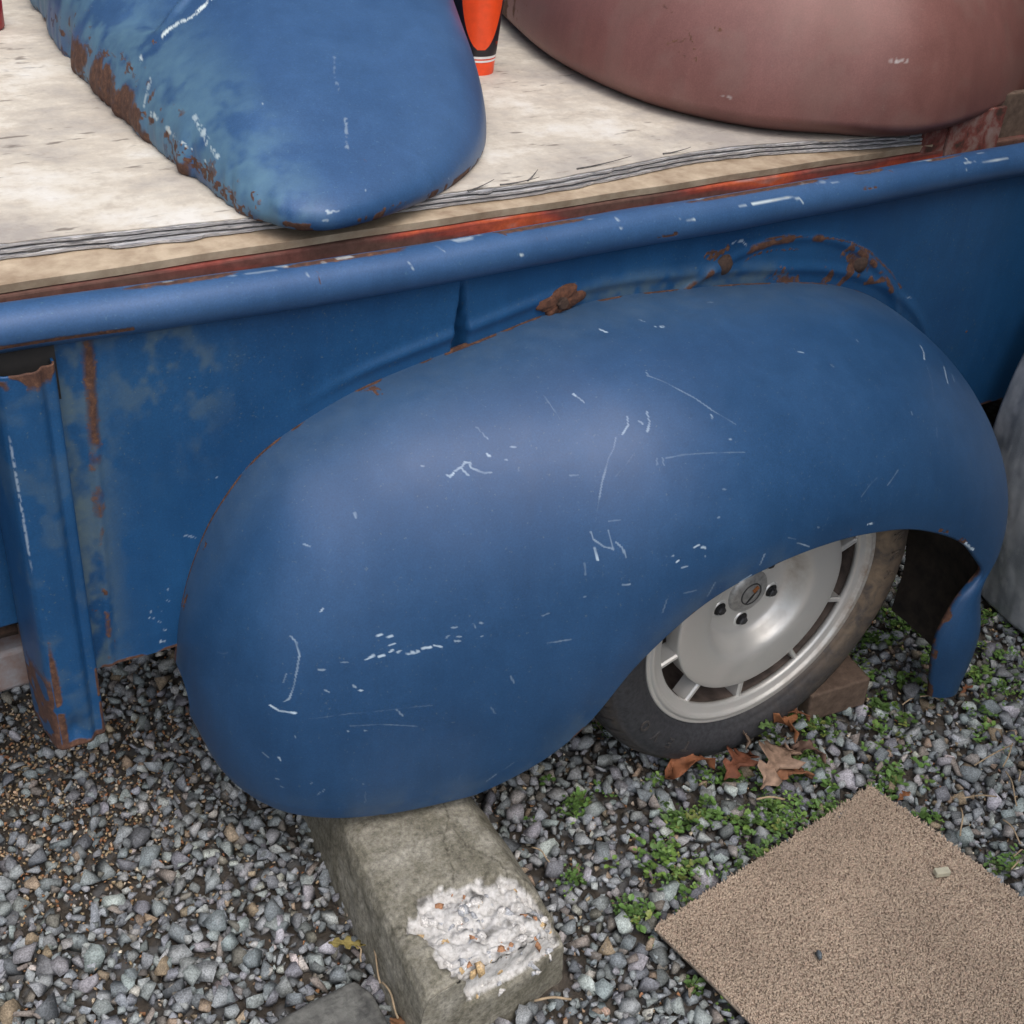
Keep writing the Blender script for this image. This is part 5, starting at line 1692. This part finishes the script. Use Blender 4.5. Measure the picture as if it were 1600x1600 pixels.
body = cup_wall(0.0, 0.15, 0.0, "cup_body", M['cup_orange'], cup)
cup_wall(0.0325, 0.142, 0.0004, "black_print", M['cup_black'], body)
cup_wall(0.0285, 0.0325, 0.0005, "white_band", M['cup_white'], body)
cup_wall(0.0225, 0.0260, 0.0005, "white_band", M['cup_white'], body)
MB().lathe([(0.0, 0.0), (0.033, 0.0)], 40, (0, 0, 0))
bv = [(CCX + 0.033 * math.cos(2 * math.pi * k / 40), CCY + 0.033 * math.sin(2 * math.pi * k / 40), PLY_Z + 0.002) for k in range(40)]
link_mesh("cup_base", raw_mesh("cup_base", np.array(bv), [tuple(range(40))], False), M['cup_orange'], cup)
# plain orange panel printed on the black
V, F = [], []
nA, nZ = 24, 18
for i in range(nA):
    for j in range(nZ):
        z = 0.044 + (0.142 - 0.044) * j / (nZ - 1)
        halfw = 0.92 * math.sqrt(max(0.0, 1 - ((0.142 - z) / 0.100)**2)) if z < 0.142 else 0.92
        a_ = R(-105) + halfw * (2 * i / (nA - 1) - 1)
        rr = 0.0335 + z * 0.085 + 0.0008
        V.append((CCX + rr * math.cos(a_), CCY + rr * math.sin(a_), PLY_Z + z))
for i in range(nA - 1):
    for j in range(nZ - 1):
        F.append((i * nZ + j, (i + 1) * nZ + j, (i + 1) * nZ + j + 1, i * nZ + j + 1))
link_mesh("orange_print", raw_mesh("orange_print", np.array(V), F, True), M['cup_orange'], body)
tc = bpy.data.curves.new("tm", 'FONT')
tc.body = "TM"
tc.size = 0.0075
tc.align_x = 'CENTER'
tmo = bpy.data.objects.new("tm", tc)
C.objects.link(tmo)
me_ = bpy.data.meshes.new_from_object(tmo.evaluated_get(bpy.context.evaluated_depsgraph_get()))
bpy.data.objects.remove(tmo)
TVt = np.array([v_.co[:] for v_ in me_.vertices])
a_ = R(-52) + TVt[:, 0] / 0.037
rr = 0.0335 + 0.052 * 0.085 + 0.0009
W_ = np.stack([CCX + rr * np.cos(a_), CCY + rr * np.sin(a_), PLY_Z + 0.050 + TVt[:, 1]], 1)
link_mesh("printed_mark", raw_mesh("printed_mark", W_, [tuple(p_.vertices) for p_ in me_.polygons], False), M['cup_orange'], body)

rc = MB()
prf = [(0.0, 0.0), (0.032, 0.0), (0.036, 0.004), (0.037, 0.045), (0.036, 0.052), (0.030, 0.058), (0.030, 0.066), (0.036, 0.070), (0.037, 0.085), (0.0, 0.088)]
V, F = [], []
for k in range(32):
    a_ = 2 * math.pi * k / 32
    for r_, z in prf:
        V.append((-0.790 + r_ * math.cos(a_), 1.328 + r_ * math.sin(a_), PLY_Z + z))
Lp = len(prf)
for k in range(32):
    for j in range(Lp - 1):
        F.append((k * Lp + j, ((k + 1) % 32) * Lp + j, ((k + 1) % 32) * Lp + j + 1, k * Lp + j + 1))
red = link_mesh("red_container", raw_mesh("red_container", np.array(V), F, True), M['red_plastic'])
tag(red, "small dark red container on plywood at the photo's top left corner", "container")

# grey curved panel leaning at the cab end
gp = []
ng, nh = 120, 140
tt = np.linspace(0, 1, ng)
hh = np.linspace(0, 1, nh)
GVp = np.zeros((ng, nh, 3))
for i, t in enumerate(tt):
    # plan curve: bulges towards the tail of the truck
    px_ = 0.72 - 0.085 * math.sin(math.pi * min(1, t * 1.15)) + 0.20 * t**2
    py_ = 0.16 - 0.62 * t
    GVp[i, :, 0] = px_ + 0.16 * (1 - np.sin(hh * math.pi * 0.5 + 0.35))**1.4 * 0.6 + 0.10 * hh**3
    GVp[i, :, 1] = py_ + 0.03 * np.sin(hh * 3.0)
    GVp[i, :, 2] = 0.02 + 0.78 * hh * (1 - 0.10 * t)
GVf = GVp.reshape(-1, 3)
GVf[:, 0] += (vnoise(GVf * np.array([1, 1, 0.4]), 9, 241, 2) - 0.5) * 0.020 - np.abs(vnoise(GVf * np.array([1, 1.6, 0.5]), 20, 242, 2) - 0.5) * 0.010
wear = np.zeros((len(GVf), 3))
nz = vnoise(GVf, 18, 243, 4)
wear[:, 2] = sstep(0.42, 0.62, nz)
wear[:, 0] = 0.45 * sstep(0.56, 0.72, vnoise(GVf * np.array([1, 1, 0.5]), 60, 244, 4))
gpo = link_mesh("grey_panel", raw_mesh("grey_panel", GVf, grid_faces(ng, nh), True, {"wear": wear}), M['grey_panel'])
gpo.modifiers.new("thick", 'SOLIDIFY').thickness = 0.004
tag(gpo, "dented grey metal panel standing at right edge beside blue fender's front", "metal panel")

# ================================================================== concrete wheel stop
PATCH = np.array([(-0.674, -0.103), (-0.638, -0.104), (-0.604, -0.118), (-0.559, -0.127), (-0.537, -0.13), (-0.512, -0.171), (-0.505, -0.206), (-0.50, -0.262), (-0.54, -0.285), (-0.63, -0.285), (-0.659, -0.272),
                  (-0.679, -0.244), (-0.69, -0.226), (-0.698, -0.176), (-0.705, -0.147), (-0.688, -0.122)])
sec = [(-0.746, -0.02), (-0.742, 0.03), (-0.739, 0.07), (-0.734, 0.108), (-0.728, 0.122), (-0.716, 0.130), (-0.69, 0.1335), (-0.60, 0.1345), (-0.545, 0.133), (-0.532, 0.128), (-0.518, 0.112), (-0.502, 0.09), (-0.498, 0.06), (-0.495, 0.03), (-0.491, -0.02)]
seclen = np.concatenate([[0], np.cumsum(np.linalg.norm(np.diff(np.array(sec), axis=0), axis=1))])
NS = 190
sc_ = np.stack([np.interp(np.linspace(0, seclen[-1], NS), seclen, np.array(sec)[:, k]) for k in (0, 1)], 1)
ysn = np.concatenate([np.linspace(-0.250, 0.10, 190), np.linspace(0.105, 1.25, 60)])
nend = 30
BV = []
for i in range(nend):
    f_ = i / nend                        # end face from the ground up
    q = np.stack([-0.615 + (sc_[:, 0] + 0.615) * (0.93 + 0.07 * f_), np.full(NS, -0.254 + 0.004 * f_), -0.02 + (sc_[:, 1] + 0.02) * f_], 1)
    BV.append(q)
for y in ysn:
    q = np.stack([sc_[:, 0], np.full(NS, y), sc_[:, 1]], 1)
    rnd_ = max(0.0, 1 - (y + 0.250) / 0.016)
    q[:, 2] *= 1 - 0.07 * rnd_**2
    BV.append(q)
BV = np.array(BV)
nrow = BV.shape[0]
BVf = BV.reshape(-1, 3)
shear = np.interp(BVf[:, 0], [-0.74, -0.49], [0.085, 0.02])
BVf[:, 0] += shear * np.clip(BVf[:, 1] + 0.22, 0, 0.6)
nearend = sstep(-0.12, -0.25, BVf[:, 1])
BVf[:, 1] += nearend * (0.018 * sstep(-0.60, -0.50, BVf[:, 0]) + 0.004)
BVf[:, 0] -= nearend * 0.008 * sstep(-0.60, -0.49, BVf[:, 0])


def poly_sd(poly, X):
    """signed distance (positive inside) of points X (n,2) to polygon"""
    n = len(poly)
    d_ = np.full(len(X), 9.0)
    ins = np.zeros(len(X), bool)
    j = n - 1
    for i in range(n):
        a_, b_ = poly[j], poly[i]
        ab = b_ - a_
        t = np.clip(((X - a_) @ ab) / (ab @ ab), 0, 1)
        d_ = np.minimum(d_, np.linalg.norm(X - a_ - t[:, None] * ab, axis=1))
        c_ = ((poly[i, 1] > X[:, 1]) != (poly[j, 1] > X[:, 1])) & (X[:, 0] < (poly[j, 0] - poly[i, 0]) * (X[:, 1] - poly[i, 1]) / (poly[j, 1] - poly[i, 1] + 1e-12) + poly[i, 0])
        ins ^= c_
        j = i
    return np.where(ins, d_, -d_)


sdp = poly_sd(PATCH, BVf[:, :2]) + (vnoise(BVf, 60, 251, 3) - 0.5) * 0.030
inp = sstep(-0.004, 0.010, sdp) * sstep(0.060, 0.095, BVf[:, 2])
cren = vnoise(BVf, 55, 252, 3)
cel = vnoise(BVf, 120, 253, 2)
BVf[:, 2] -= inp * (0.004 + 0.030 * (cren - 0.28).clip(0) + 0.010 * cel + 0.012 * sstep(-0.58, -0.50, BVf[:, 0]))
BVf[:, 0] -= inp * sstep(-0.54, -0.50, BVf[:, 0]) * 0.02 * cren
BVf[:, 1] += inp * sstep(-0.20, -0.262, BVf[:, 1]) * (0.02 * cren + 0.006)
BVf[:, 2] += (vnoise(BVf, 20, 254, 3) - 0.5) * 0.004
BVf[:, 0] += (vnoise(BVf, 30, 255, 2) - 0.5) * 0.005
wear = np.zeros((len(BVf), 3))
wear[:, 0] = inp * (0.55 + 0.45 * sstep(0.25, 0.5, cren))
wear[:, 1] = 0.75 * inp * sstep(0.44, 0.26, cren)
CRK = [[(-0.558, 0.03), (-0.570, -0.01), (-0.593, -0.037), (-0.604, -0.07), (-0.606, -0.088), (-0.618, -0.112)], [(-0.573, -0.028), (-0.57, -0.065), (-0.554, -0.092), (-0.544, -0.107), (-0.543, -0.131)],
       [(-0.705, -0.147), (-0.722, -0.130)], [(-0.66, -0.27), (-0.68, -0.30)]]
for cr in CRK:
    cr = np.array(cr)
    tcr = np.linspace(0, 1, 40)
    cx = np.interp(tcr, np.linspace(0, 1, len(cr)), cr[:, 0]) + (rng.random(40) - 0.5) * 0.003
    cy = np.interp(tcr, np.linspace(0, 1, len(cr)), cr[:, 1])
    dd = np.full(len(BVf), 9.0)
    for q in range(39):
        a_ = np.array([cx[q], cy[q]])
        ab = np.array([cx[q + 1], cy[q + 1]]) - a_
        t = np.clip(((BVf[:, :2] - a_) @ ab) / (ab @ ab + 1e-12), 0, 1)
        dd = np.minimum(dd, np.linalg.norm(BVf[:, :2] - a_ - t[:, None] * ab, axis=1))
    g = (1 - sstep(0.0004, 0.0017, dd)) * (BVf[:, 2] > 0.09)
    BVf[:, 2] -= g * 0.002
    wear[:, 1] = np.maximum(wear[:, 1], g * 0.55)
bme = raw_mesh("concrete_block", BVf, grid_faces(nrow, NS, flip=True), True, {"wear": wear})
stop = link_mesh("concrete_wheel_stop", bme, M['concrete'])
tag(stop, "mossy concrete parking stop with broken white end under the blue fender", "parking stop")
agg = []
for _ in range(420):
    x, y = rs.uniform(-0.70, -0.50), rs.uniform(-0.275, -0.11)
    if poly_sd(PATCH, np.array([[x, y]]))[0] < 0.008:
        continue
    i = np.argmin((BVf[:, 0] - x)**2 + (BVf[:, 1] - y)**2 - 0.01 * (BVf[:, 2] > 0.06))
    if (BVf[i, 0] - x)**2 + (BVf[i, 1] - y)**2 > 0.005**2 or BVf[i, 2] < 0.06:
        continue
    agg.append((x, y, BVf[i, 2] - 0.0025, rs.uniform(0.003, 0.008) if rs.random() < 0.75 else rs.uniform(0.009, 0.014)))
VV, FFl, TT, n = [], [], [], 0
for x, y, z, s in agg[:150]:
    V, F = (big_var + small_var)[rs.randrange(54)]
    VV.append((V * s) @ rand_rot(rs, 1.0).T + np.array([x, y, z]))
    FFl.append(F + n)
    q = rs.random()
    c = (0.58, 0.56, 0.53) if q < 0.45 else (0.36, 0.37, 0.385) if q < 0.72 else (0.33, 0.17, 0.09) if q < 0.88 else (0.48, 0.34, 0.18)
    TT.append(np.tile(np.array(c), (len(V), 1)))
    n += len(V)
ago = link_mesh("exposed_aggregate", raw_mesh("exposed_aggregate", np.concatenate(VV), np.concatenate(FFl), False, {"tint": np.concatenate(TT)}), M['stone'], stop)
ago["kind"] = "stuff"

# dark pitted slab at the bottom edge
sl = bmesh.new()
top = [(-1.02, -0.42, .030), (-0.985, -0.165, .028), (-0.90, -0.128, .033), (-0.83, -0.122, .033), (-0.772, -0.122, .036), (-0.758, -0.150, .034), (-0.764, -0.42, .030)]
vt = [sl.verts.new(p_) for p_ in top]
vb = [sl.verts.new((p_[0] - 0.004, p_[1] + 0.012, -0.01)) for p_ in top]
sl.faces.new(vt)
for i in range(len(top)):
    j = (i + 1) % len(top)
    sl.faces.new((vt[i], vb[i], vb[j], vt[j]))
bmesh.ops.recalc_face_normals(sl, faces=sl.faces)
slm = bpy.data.meshes.new("slab")
bmesh.ops.bevel(sl, geom=[e for e in sl.edges], offset=0.009, segments=3, profile=0.6, affect='EDGES')
sl.to_mesh(slm)
sl.free()
slm.polygons.foreach_set("use_smooth", np.ones(len(slm.polygons), dtype=bool))
slab = link_mesh("stone_slab", slm, M['slab'])
tag(slab, "dark grey pitted slab half buried beside the concrete stop at bottom edge", "slab")

# wood chock behind the tyre
ck = MB()
rotz = Matrix.Rotation(R(-9), 3, 'Z') @ Matrix.Rotation(R(-4), 3, 'Y')
ck.box((-0.062, -0.075, -0.036), (0.062, 0.075, 0.030), rotz, (0.232, 0.052, 0.042))
cko = ck.build("wood_chock", M['wood_block'], None, bevel=0.004)
tag(cko, "brown wooden block wedged on the ground behind the tyre", "wood block")

# ================================================================== carpet
cp = CARPET
cpe = empty("carpet_piece", (-0.06, -0.5, 0.02))
tag(cpe, "brown cut-pile carpet remnant lying on gravel at bottom right", "carpet")


def cz(x, y):
    P_ = np.stack([np.atleast_1d(x), np.atleast_1d(y), 0 * np.atleast_1d(x)], 1)
    return 0.019 + (vnoise(P_, 6.0, 261, 2) - 0.5) * 0.012


ng = 70
uu_, vv_ = np.meshgrid(np.linspace(0, 1, ng), np.linspace(0, 1, ng), indexing='ij')


def cpt(u_, v_):
    return ((1 - u_) * (1 - v_))[..., None] * cp[0] + (u_ * (1 - v_))[..., None] * cp[1] + (u_ * v_)[..., None] * cp[2] + ((1 - u_) * v_)[..., None] * cp[3]


CXY = cpt(uu_, vv_).reshape(-1, 2)
czv = cz(CXY[:, 0], CXY[:, 1])
CV = np.concatenate([np.column_stack([CXY, czv]), np.column_stack([CXY, czv - 0.006])])
CF = np.concatenate([grid_faces(ng, ng), grid_faces(ng, ng, base=ng * ng, flip=True)])
per = [(i, 0) for i in range(ng)] + [(ng - 1, j) for j in range(1, ng)] + [(i, ng - 1) for i in range(ng - 2, -1, -1)] + [(0, j) for j in range(ng - 2, 0, -1)]
pi_ = np.array([i * ng + j for i, j in per])
pn = np.roll(pi_, -1)
CF = np.concatenate([CF, np.stack([pi_, pi_ + ng * ng, pn + ng * ng, pn], 1)])
link_mesh("backing", raw_mesh("backing", CV, CF, True), M['backing'], cpe)
# tufts
ntu = 60000
tu = rng.random(ntu)
tvv = rng.random(ntu) ** 1.15
tu = np.clip(tu, 0.0, 1.0)
TXY = cpt(tu, tvv)
tz = cz(TXY[:, 0], TXY[:, 1])
m_ = 4
TVs = np.zeros((ntu, m_ + m_ + 1, 3))
rad0 = rng.uniform(0.0012, 0.0020, ntu)
lean = rng.normal(0, 0.0022, (ntu, 2))
hgt = rng.uniform(0.0045, 0.0058, ntu)
edge_d = np.minimum(np.minimum(tu, 1 - tu), tvv)
for k in range(m_):
    a_ = 2 * math.pi * k / m_ + rng.random(ntu)
    ca, sa = np.cos(a_), np.sin(a_)
    TVs[:, k] = np.stack([TXY[:, 0] + rad0 * 0.7 * ca, TXY[:, 1] + rad0 * 0.7 * sa, tz - 0.001], 1)
    TVs[:, m_ + k] = np.stack([TXY[:, 0] + lean[:, 0] + rad0 * ca, TXY[:, 1] + lean[:, 1] + rad0 * sa, tz + hgt * 0.75], 1)
TVs[:, -1] = np.stack([TXY[:, 0] + lean[:, 0] * 1.6, TXY[:, 1] + lean[:, 1] * 1.6, tz + hgt], 1)
bf_ = []
for k in range(m_):
    k2 = (k + 1) % m_
    bf_ += [(k, k2, m_ + k2), (k, m_ + k2, m_ + k), (m_ + k, m_ + k2, 2 * m_)]
bf_ = np.array(bf_)
TFs = (bf_[None] + (np.arange(ntu) * (2 * m_ + 1))[:, None, None]).reshape(-1, 3)
shade = rng.choice([0.88, 0.96, 1.0, 1.04, 1.09], ntu, p=[0.10, 0.24, 0.34, 0.22, 0.10])
basec = np.where((rng.random(ntu) < 0.35)[:, None], np.array([0.36, 0.275, 0.212]), np.array([0.39, 0.312, 0.238]))
worn = 0.82 + 0.36 * vnoise(np.column_stack([TXY, 0 * tz]), 9, 267, 3)
tcol = np.repeat(basec * (shade * worn)[:, None], 2 * m_ + 1, axis=0)
po = link_mesh("pile", raw_mesh("pile", TVs.reshape(-1, 3), TFs, True, {"tint": tcol}), M['pile'], cpe)
po["kind"] = "stuff"


def loose_stone(loc, s, tint, label, name="pebble"):
    V, F = big_var[rs.randrange(40)]
    Vw = (V * s) @ rand_rot(rs, 0.2).T + np.array(loc)
    o = link_mesh(name, raw_mesh(name, Vw, F, False, {"tint": np.tile(np.array(tint), (len(V), 1))}), M['stone'])
    return tag(o, label, "pebble")


loose_stone((-0.178, -0.395, 0.0305), 0.0105, (0.10, 0.12, 0.135), "small dark grey pebble resting on the carpet")
ch = MB().box((-0.012, -0.006, -0.005), (0.012, 0.006, 0.005), Matrix.Rotation(R(-20), 3, 'Z'), (0.098, -0.378, 0.0325))
cho = ch.build("wood_chip", flat("pale_chip", (0.42, 0.40, 0.30), 0.8), None, bevel=0.0015)
tag(cho, "short pale chip lying on the carpet near its right edge", "chip")

# ================================================================== weeds, leaves, straw
lv, lf_, lt, n = [], [], [], 0


def leaflet(c, yaw, pitch, ln, wd, tint):
    global n
    pts = [(0, 0, 0), (0.35 * ln, wd, 0.10 * ln), (0.75 * ln, wd * 0.85, 0.06 * ln), (ln, 0, -0.05 * ln), (0.75 * ln, -wd * 0.85, 0.06 * ln), (0.35 * ln, -wd, 0.10 * ln), (0.5 * ln, 0, 0.0)]
    m = np.array(Matrix.Rotation(yaw, 3, 'Z') @ Matrix.Rotation(-pitch, 3, 'Y'))
    lv.append(np.array(pts) @ m.T + np.array(c))
    for a_, b_ in ((0, 1), (1, 2), (2, 3), (3, 4), (4, 5), (5, 0)):
        lf_.append((6 + n, a_ + n, b_ + n))
    lt.append(np.tile(np.array(tint), (7, 1)))
    n += 7


def sprig(x, y, size):
    z = ground_z(x, y) + rs.uniform(0.008, 0.02)
    k = rs.uniform(0.55, 1.35)
    size *= rs.uniform(0.6, 1.35)
    g = rs.random()
    base = (0.085 * k, 0.16 * k, 0.04 * k) if g < 0.7 else (0.12 * k, 0.20 * k, 0.045 * k) if g < 0.93 else (0.16 * k, 0.19 * k, 0.05 * k)
    for _ in range(rs.randint(4, 8)):
        yw = rs.uniform(-math.pi, math.pi)
        dst = rs.uniform(0, 0.010)
        leaflet((x + dst * math.cos(yw), y + dst * math.sin(yw), z + rs.uniform(0, 0.012)), yw + rs.gauss(0, 0.5), rs.uniform(-0.2, 0.7), size * rs.uniform(0.7, 1.3), size * 0.36 * rs.uniform(0.8, 1.2), base)


cnt = 0
tries = 0
while cnt < 1250 and tries < 60000:
    tries += 1
    x, y = rs.uniform(-0.40, 1.0), rs.uniform(-0.28, 0.45)
    if inside(CARPET, x, y, -0.02):
        continue
    cl = vnoise(np.array([[x, y, 0.7]]), 22, 271, 2)[0]
    if rs.random() < weedy(x, y) * sstep(0.44, 0.66, cl) * 1.2:
        sprig(x, y, rs.uniform(0.006, 0.011))
        cnt += 1
for cx, cy, k in ((-0.352, -0.195, 22), (-0.335, -0.33, 6), (-0.31, -0.39, 8), (-0.745, -0.245, 5), (-0.40, -0.10, 10), (0.18, -0.20, 12), (0.19, -0.28, 10), (0.23, -0.40, 10), (-0.31, 0.02, 20), (0.05, -0.185, 25), (-0.11, -0.205, 14)):
    for _ in range(k):
        sprig(cx + rs.gauss(0, 0.014), cy + rs.gauss(0, 0.011), rs.uniform(0.006, 0.010))
wo_ = link_mesh("weeds", raw_mesh("weeds", np.concatenate(lv), lf_, False, {"tint": np.concatenate(lt)}), M['leafgreen'])
tag(wo_, "low green chickweed growing through gravel around the wheel and carpet", "weeds", kind='stuff')

LEAFP = [(0, 0.02), (0.10, 0.05), (0.16, 0.20), (0.26, 0.22), (0.30, 0.09), (0.40, 0.10), (0.47, 0.32), (0.58, 0.36), (0.60, 0.16), (0.68, 0.13), (0.78, 0.27), (0.86, 0.24), (0.85, 0.10), (1.0, 0.0)]


def dead_leaf(loc, yaw, size, curl, tint, label, tilt=(0, 0), group="fallen brown leaves by the wheel", narrow=1.0):
    ptsu = [(a_, b_ * narrow) for a_, b_ in LEAFP]
    xs_ = [p_[0] for p_ in ptsu]
    V, F = [], []
    rows = 7
    for i, (a_, b_) in enumerate(ptsu):
        for j in range(rows):
            s_ = (j / (rows - 1)) * 2 - 1
            yv = b_ * s_
            V.append(((a_ - 0.5) * size, yv * size, size * (curl * (abs(yv) ** 1.5) * 1.6 + 0.22 * curl * math.sin(a_ * 4 + s_) + 0.04 * math.sin(9 * a_ + 4 * s_))))
    for i in range(len(ptsu) - 1):
        for j in range(rows - 1):
            F.append((i * rows + j, (i + 1) * rows + j, (i + 1) * rows + j + 1, i * rows + j + 1))
    V = np.array(V)
    nb = len(V)
    m = np.array(Matrix.Rotation(yaw, 3, 'Z') @ Matrix.Rotation(tilt[0], 3, 'X') @ Matrix.Rotation(tilt[1], 3, 'Y'))
    V = V @ m.T
    V[:, 2] -= min(0, 0)
    V += np.array(loc)
    tn = vnoise(V, 120, 281, 2)[:, None]
    tint_ = np.array(tint) * (0.7 + 0.6 * tn)
    o = link_mesh("dry_leaf", raw_mesh("dry_leaf", V, F, True, {"tint": tint_}), M['dry'])
    sm_ = o.modifiers.new("thick", 'SOLIDIFY')
    sm_.thickness = 0.0006
    return tag(o, label, "leaf", group)


dead_leaf((-0.115, -0.022, 0.034), R(155), 0.085, 0.9, (0.22, 0.085, 0.04), "curled reddish brown leaf against the tyre's bottom edge, leftmost of the leaves", (0.2, 0.1))
dead_leaf((-0.035, -0.050, 0.030), R(20), 0.085, 0.5, (0.15, 0.055, 0.03), "dark reddish brown leaf lying flat just below the tyre", (0.15, 0))
dead_leaf((0.000, -0.010, 0.042), R(70), 0.062, 0.8, (0.23, 0.165, 0.12), "pale tan curled leaf leaning on the tyre's lower side", (0.5, 0.2))
dead_leaf((0.012, -0.085, 0.040), R(30), 0.115, 0.45, (0.26, 0.175, 0.125), "largest tan lobed leaf lying in the weeds below the tyre", (0.25, -0.05))
dead_leaf((0.035, -0.112, 0.028), R(-20), 0.075, 0.6, (0.21, 0.095, 0.05), "brown leaf tucked under the largest tan leaf", (-0.1, 0.1))
dead_leaf((0.075, -0.030, 0.045), R(80), 0.08, 0.7, (0.24, 0.10, 0.045), "orange brown leaf standing between tyre and wood block", (0.6, 0.3))
dead_leaf((0.120, -0.012, 0.040), R(120), 0.06, 0.6, (0.19, 0.085, 0.045), "small orange brown leaf beside the wood block's corner", (0.3, 0.2))
dead_leaf((0.088, -0.088, 0.032), R(100), 0.07, 0.8, (0.13, 0.08, 0.06), "narrow dark brown rolled leaf right of the largest tan leaf", (0.2, 0.3), narrow=0.45)
dead_leaf((0.045, -0.025, 0.060), R(-15), 0.035, 0.3, (0.07, 0.12, 0.035), "small olive green leaf above the brown leaves by the tyre", (0.2, 0.0), narrow=0.9)
dead_leaf((-0.757, -0.068, 0.038), R(-30), 0.052, 0.3, (0.20, 0.16, 0.05), "yellowish green leaf against the concrete stop's left side", (0.3, 0.1), "leaves by the concrete stop", narrow=0.55)
dead_leaf((-0.752, -0.215, 0.030), R(60), 0.06, 0.6, (0.20, 0.10, 0.05), "brown leaf by the concrete stop at the bottom edge", (0.3, 0.1), "leaves by the concrete stop", narrow=0.8)
dead_leaf((0.47, -0.10, 0.030), R(10), 0.04, 0.6, (0.19, 0.08, 0.04), "small reddish leaf on gravel at the weeds' edge right of the tyre", (0.2, 0.1), narrow=0.5)
dead_leaf((0.165, -0.235, 0.032), R(10), 0.035, 0.5, (0.22, 0.09, 0.04), "small reddish leaf beside the carpet's far right corner", (0.2, 0.1), narrow=0.6)


def straw(p0, p1, rad_, tint, label, bend=0.004, group="dry straws on the gravel"):
    p0, p1 = np.array(p0), np.array(p1)
    t_ = np.linspace(0, 1, 9)[:, None]
    pts = p0 + (p1 - p0) * t_
    pts[:, 2] += bend * np.sin(t_[:, 0] * math.pi)
    pts[:, 0] += bend * 0.7 * np.sin(t_[:, 0] * 5)
    mb = MB().tube(pts, rad_, 6)
    V = np.concatenate(mb.V)
    o = mb.build("straw", M['dry'], None, True, attrs={"tint": np.tile(np.array(tint), (len(V), 1))})
    return tag(o, label, "straw", group)


T1 = (0.33, 0.25, 0.16)
ST = []
# STRAW-BEGIN
ST.append(((0.3212, -0.2458, 0.036), (0.4235, -0.2423, 0.034), 0.0013, 'long pale straw slanting towards the weeds, topmost on the gravel right of the carpet'))
ST.append(((0.2425, -0.2887, 0.036), (0.3032, -0.3116, 0.034), 0.0013, "pale straw lying level on gravel just above the carpet's right edge"))
ST.append(((0.2241, -0.3021, 0.036), (0.1819, -0.3419, 0.034), 0.0013, "short straw pointing at the carpet's right edge"))
ST.append(((0.2674, -0.3523, 0.036), (0.257, -0.4001, 0.034), 0.0013, "pale straw slanting down at the photo's right edge beside the carpet"))
ST.append(((0.2217, -0.4124, 0.036), (0.2508, -0.4092, 0.034), 0.0013, 'short straw at the right edge, upper of the lowest pair beside the carpet'))
ST.append(((0.1969, -0.4278, 0.036), (0.2279, -0.4214, 0.034), 0.0013, 'short straw at the right edge, lower of the lowest pair beside the carpet'))
ST.append(((0.3588, -0.281, 0.036), (0.3172, -0.3421, 0.034), 0.0013, "long brownish straw slanting steeply near the photo's right edge"))
ST.append(((0.3636, -0.2712, 0.036), (0.4298, -0.24, 0.034), 0.0013, 'straw crossing the topmost long straw near the right edge'))
ST.append(((0.3817, -0.2893, 0.036), (0.3654, -0.3065, 0.034), 0.0013, "short upright straw at the photo's right edge"))
ST.append(((0.3207, -0.0804, 0.036), (0.3567, -0.0765, 0.034), 0.0012, "short pale twig beside the fender's bent front tip, left of its end"))
ST.append(((0.3664, -0.0799, 0.036), (0.3984, -0.1016, 0.034), 0.0012, "short pale twig lying under the fender's bent front tip"))
ST.append(((-0.0646, -0.1303, 0.036), (-0.0189, -0.1505, 0.034), 0.0018, 'pale twig lying in the weeds below the largest tan leaf'))
ST.append(((-0.7264, -0.0683, 0.036), (-0.7411, -0.1432, 0.034), 0.0014, "upper dry stem lying along the concrete stop's left side"))
ST.append(((-0.7418, -0.1445, 0.036), (-0.7442, -0.2016, 0.034), 0.0016, "lower dry stem lying along the concrete stop's left side by the brown leaf"))
ST.append(((-0.7466, -0.0776, 0.036), (-0.7493, -0.1013, 0.034), 0.0012, 'short dry stem hanging below the yellowish green leaf'))
ST.append(((-0.4387, -0.0436, 0.036), (-0.4263, -0.0785, 0.034), 0.0012, 'thin brown twig on gravel right of the concrete stop'))
ST.append(((-0.5757, -0.2669, 0.036), (-0.527, -0.2875, 0.034), 0.0018, "tan dry twig at the concrete stop's broken end"))
# STRAW-END
for a_, b_, r_, lb in ST:
    straw(a_, b_, r_, T1, lb)
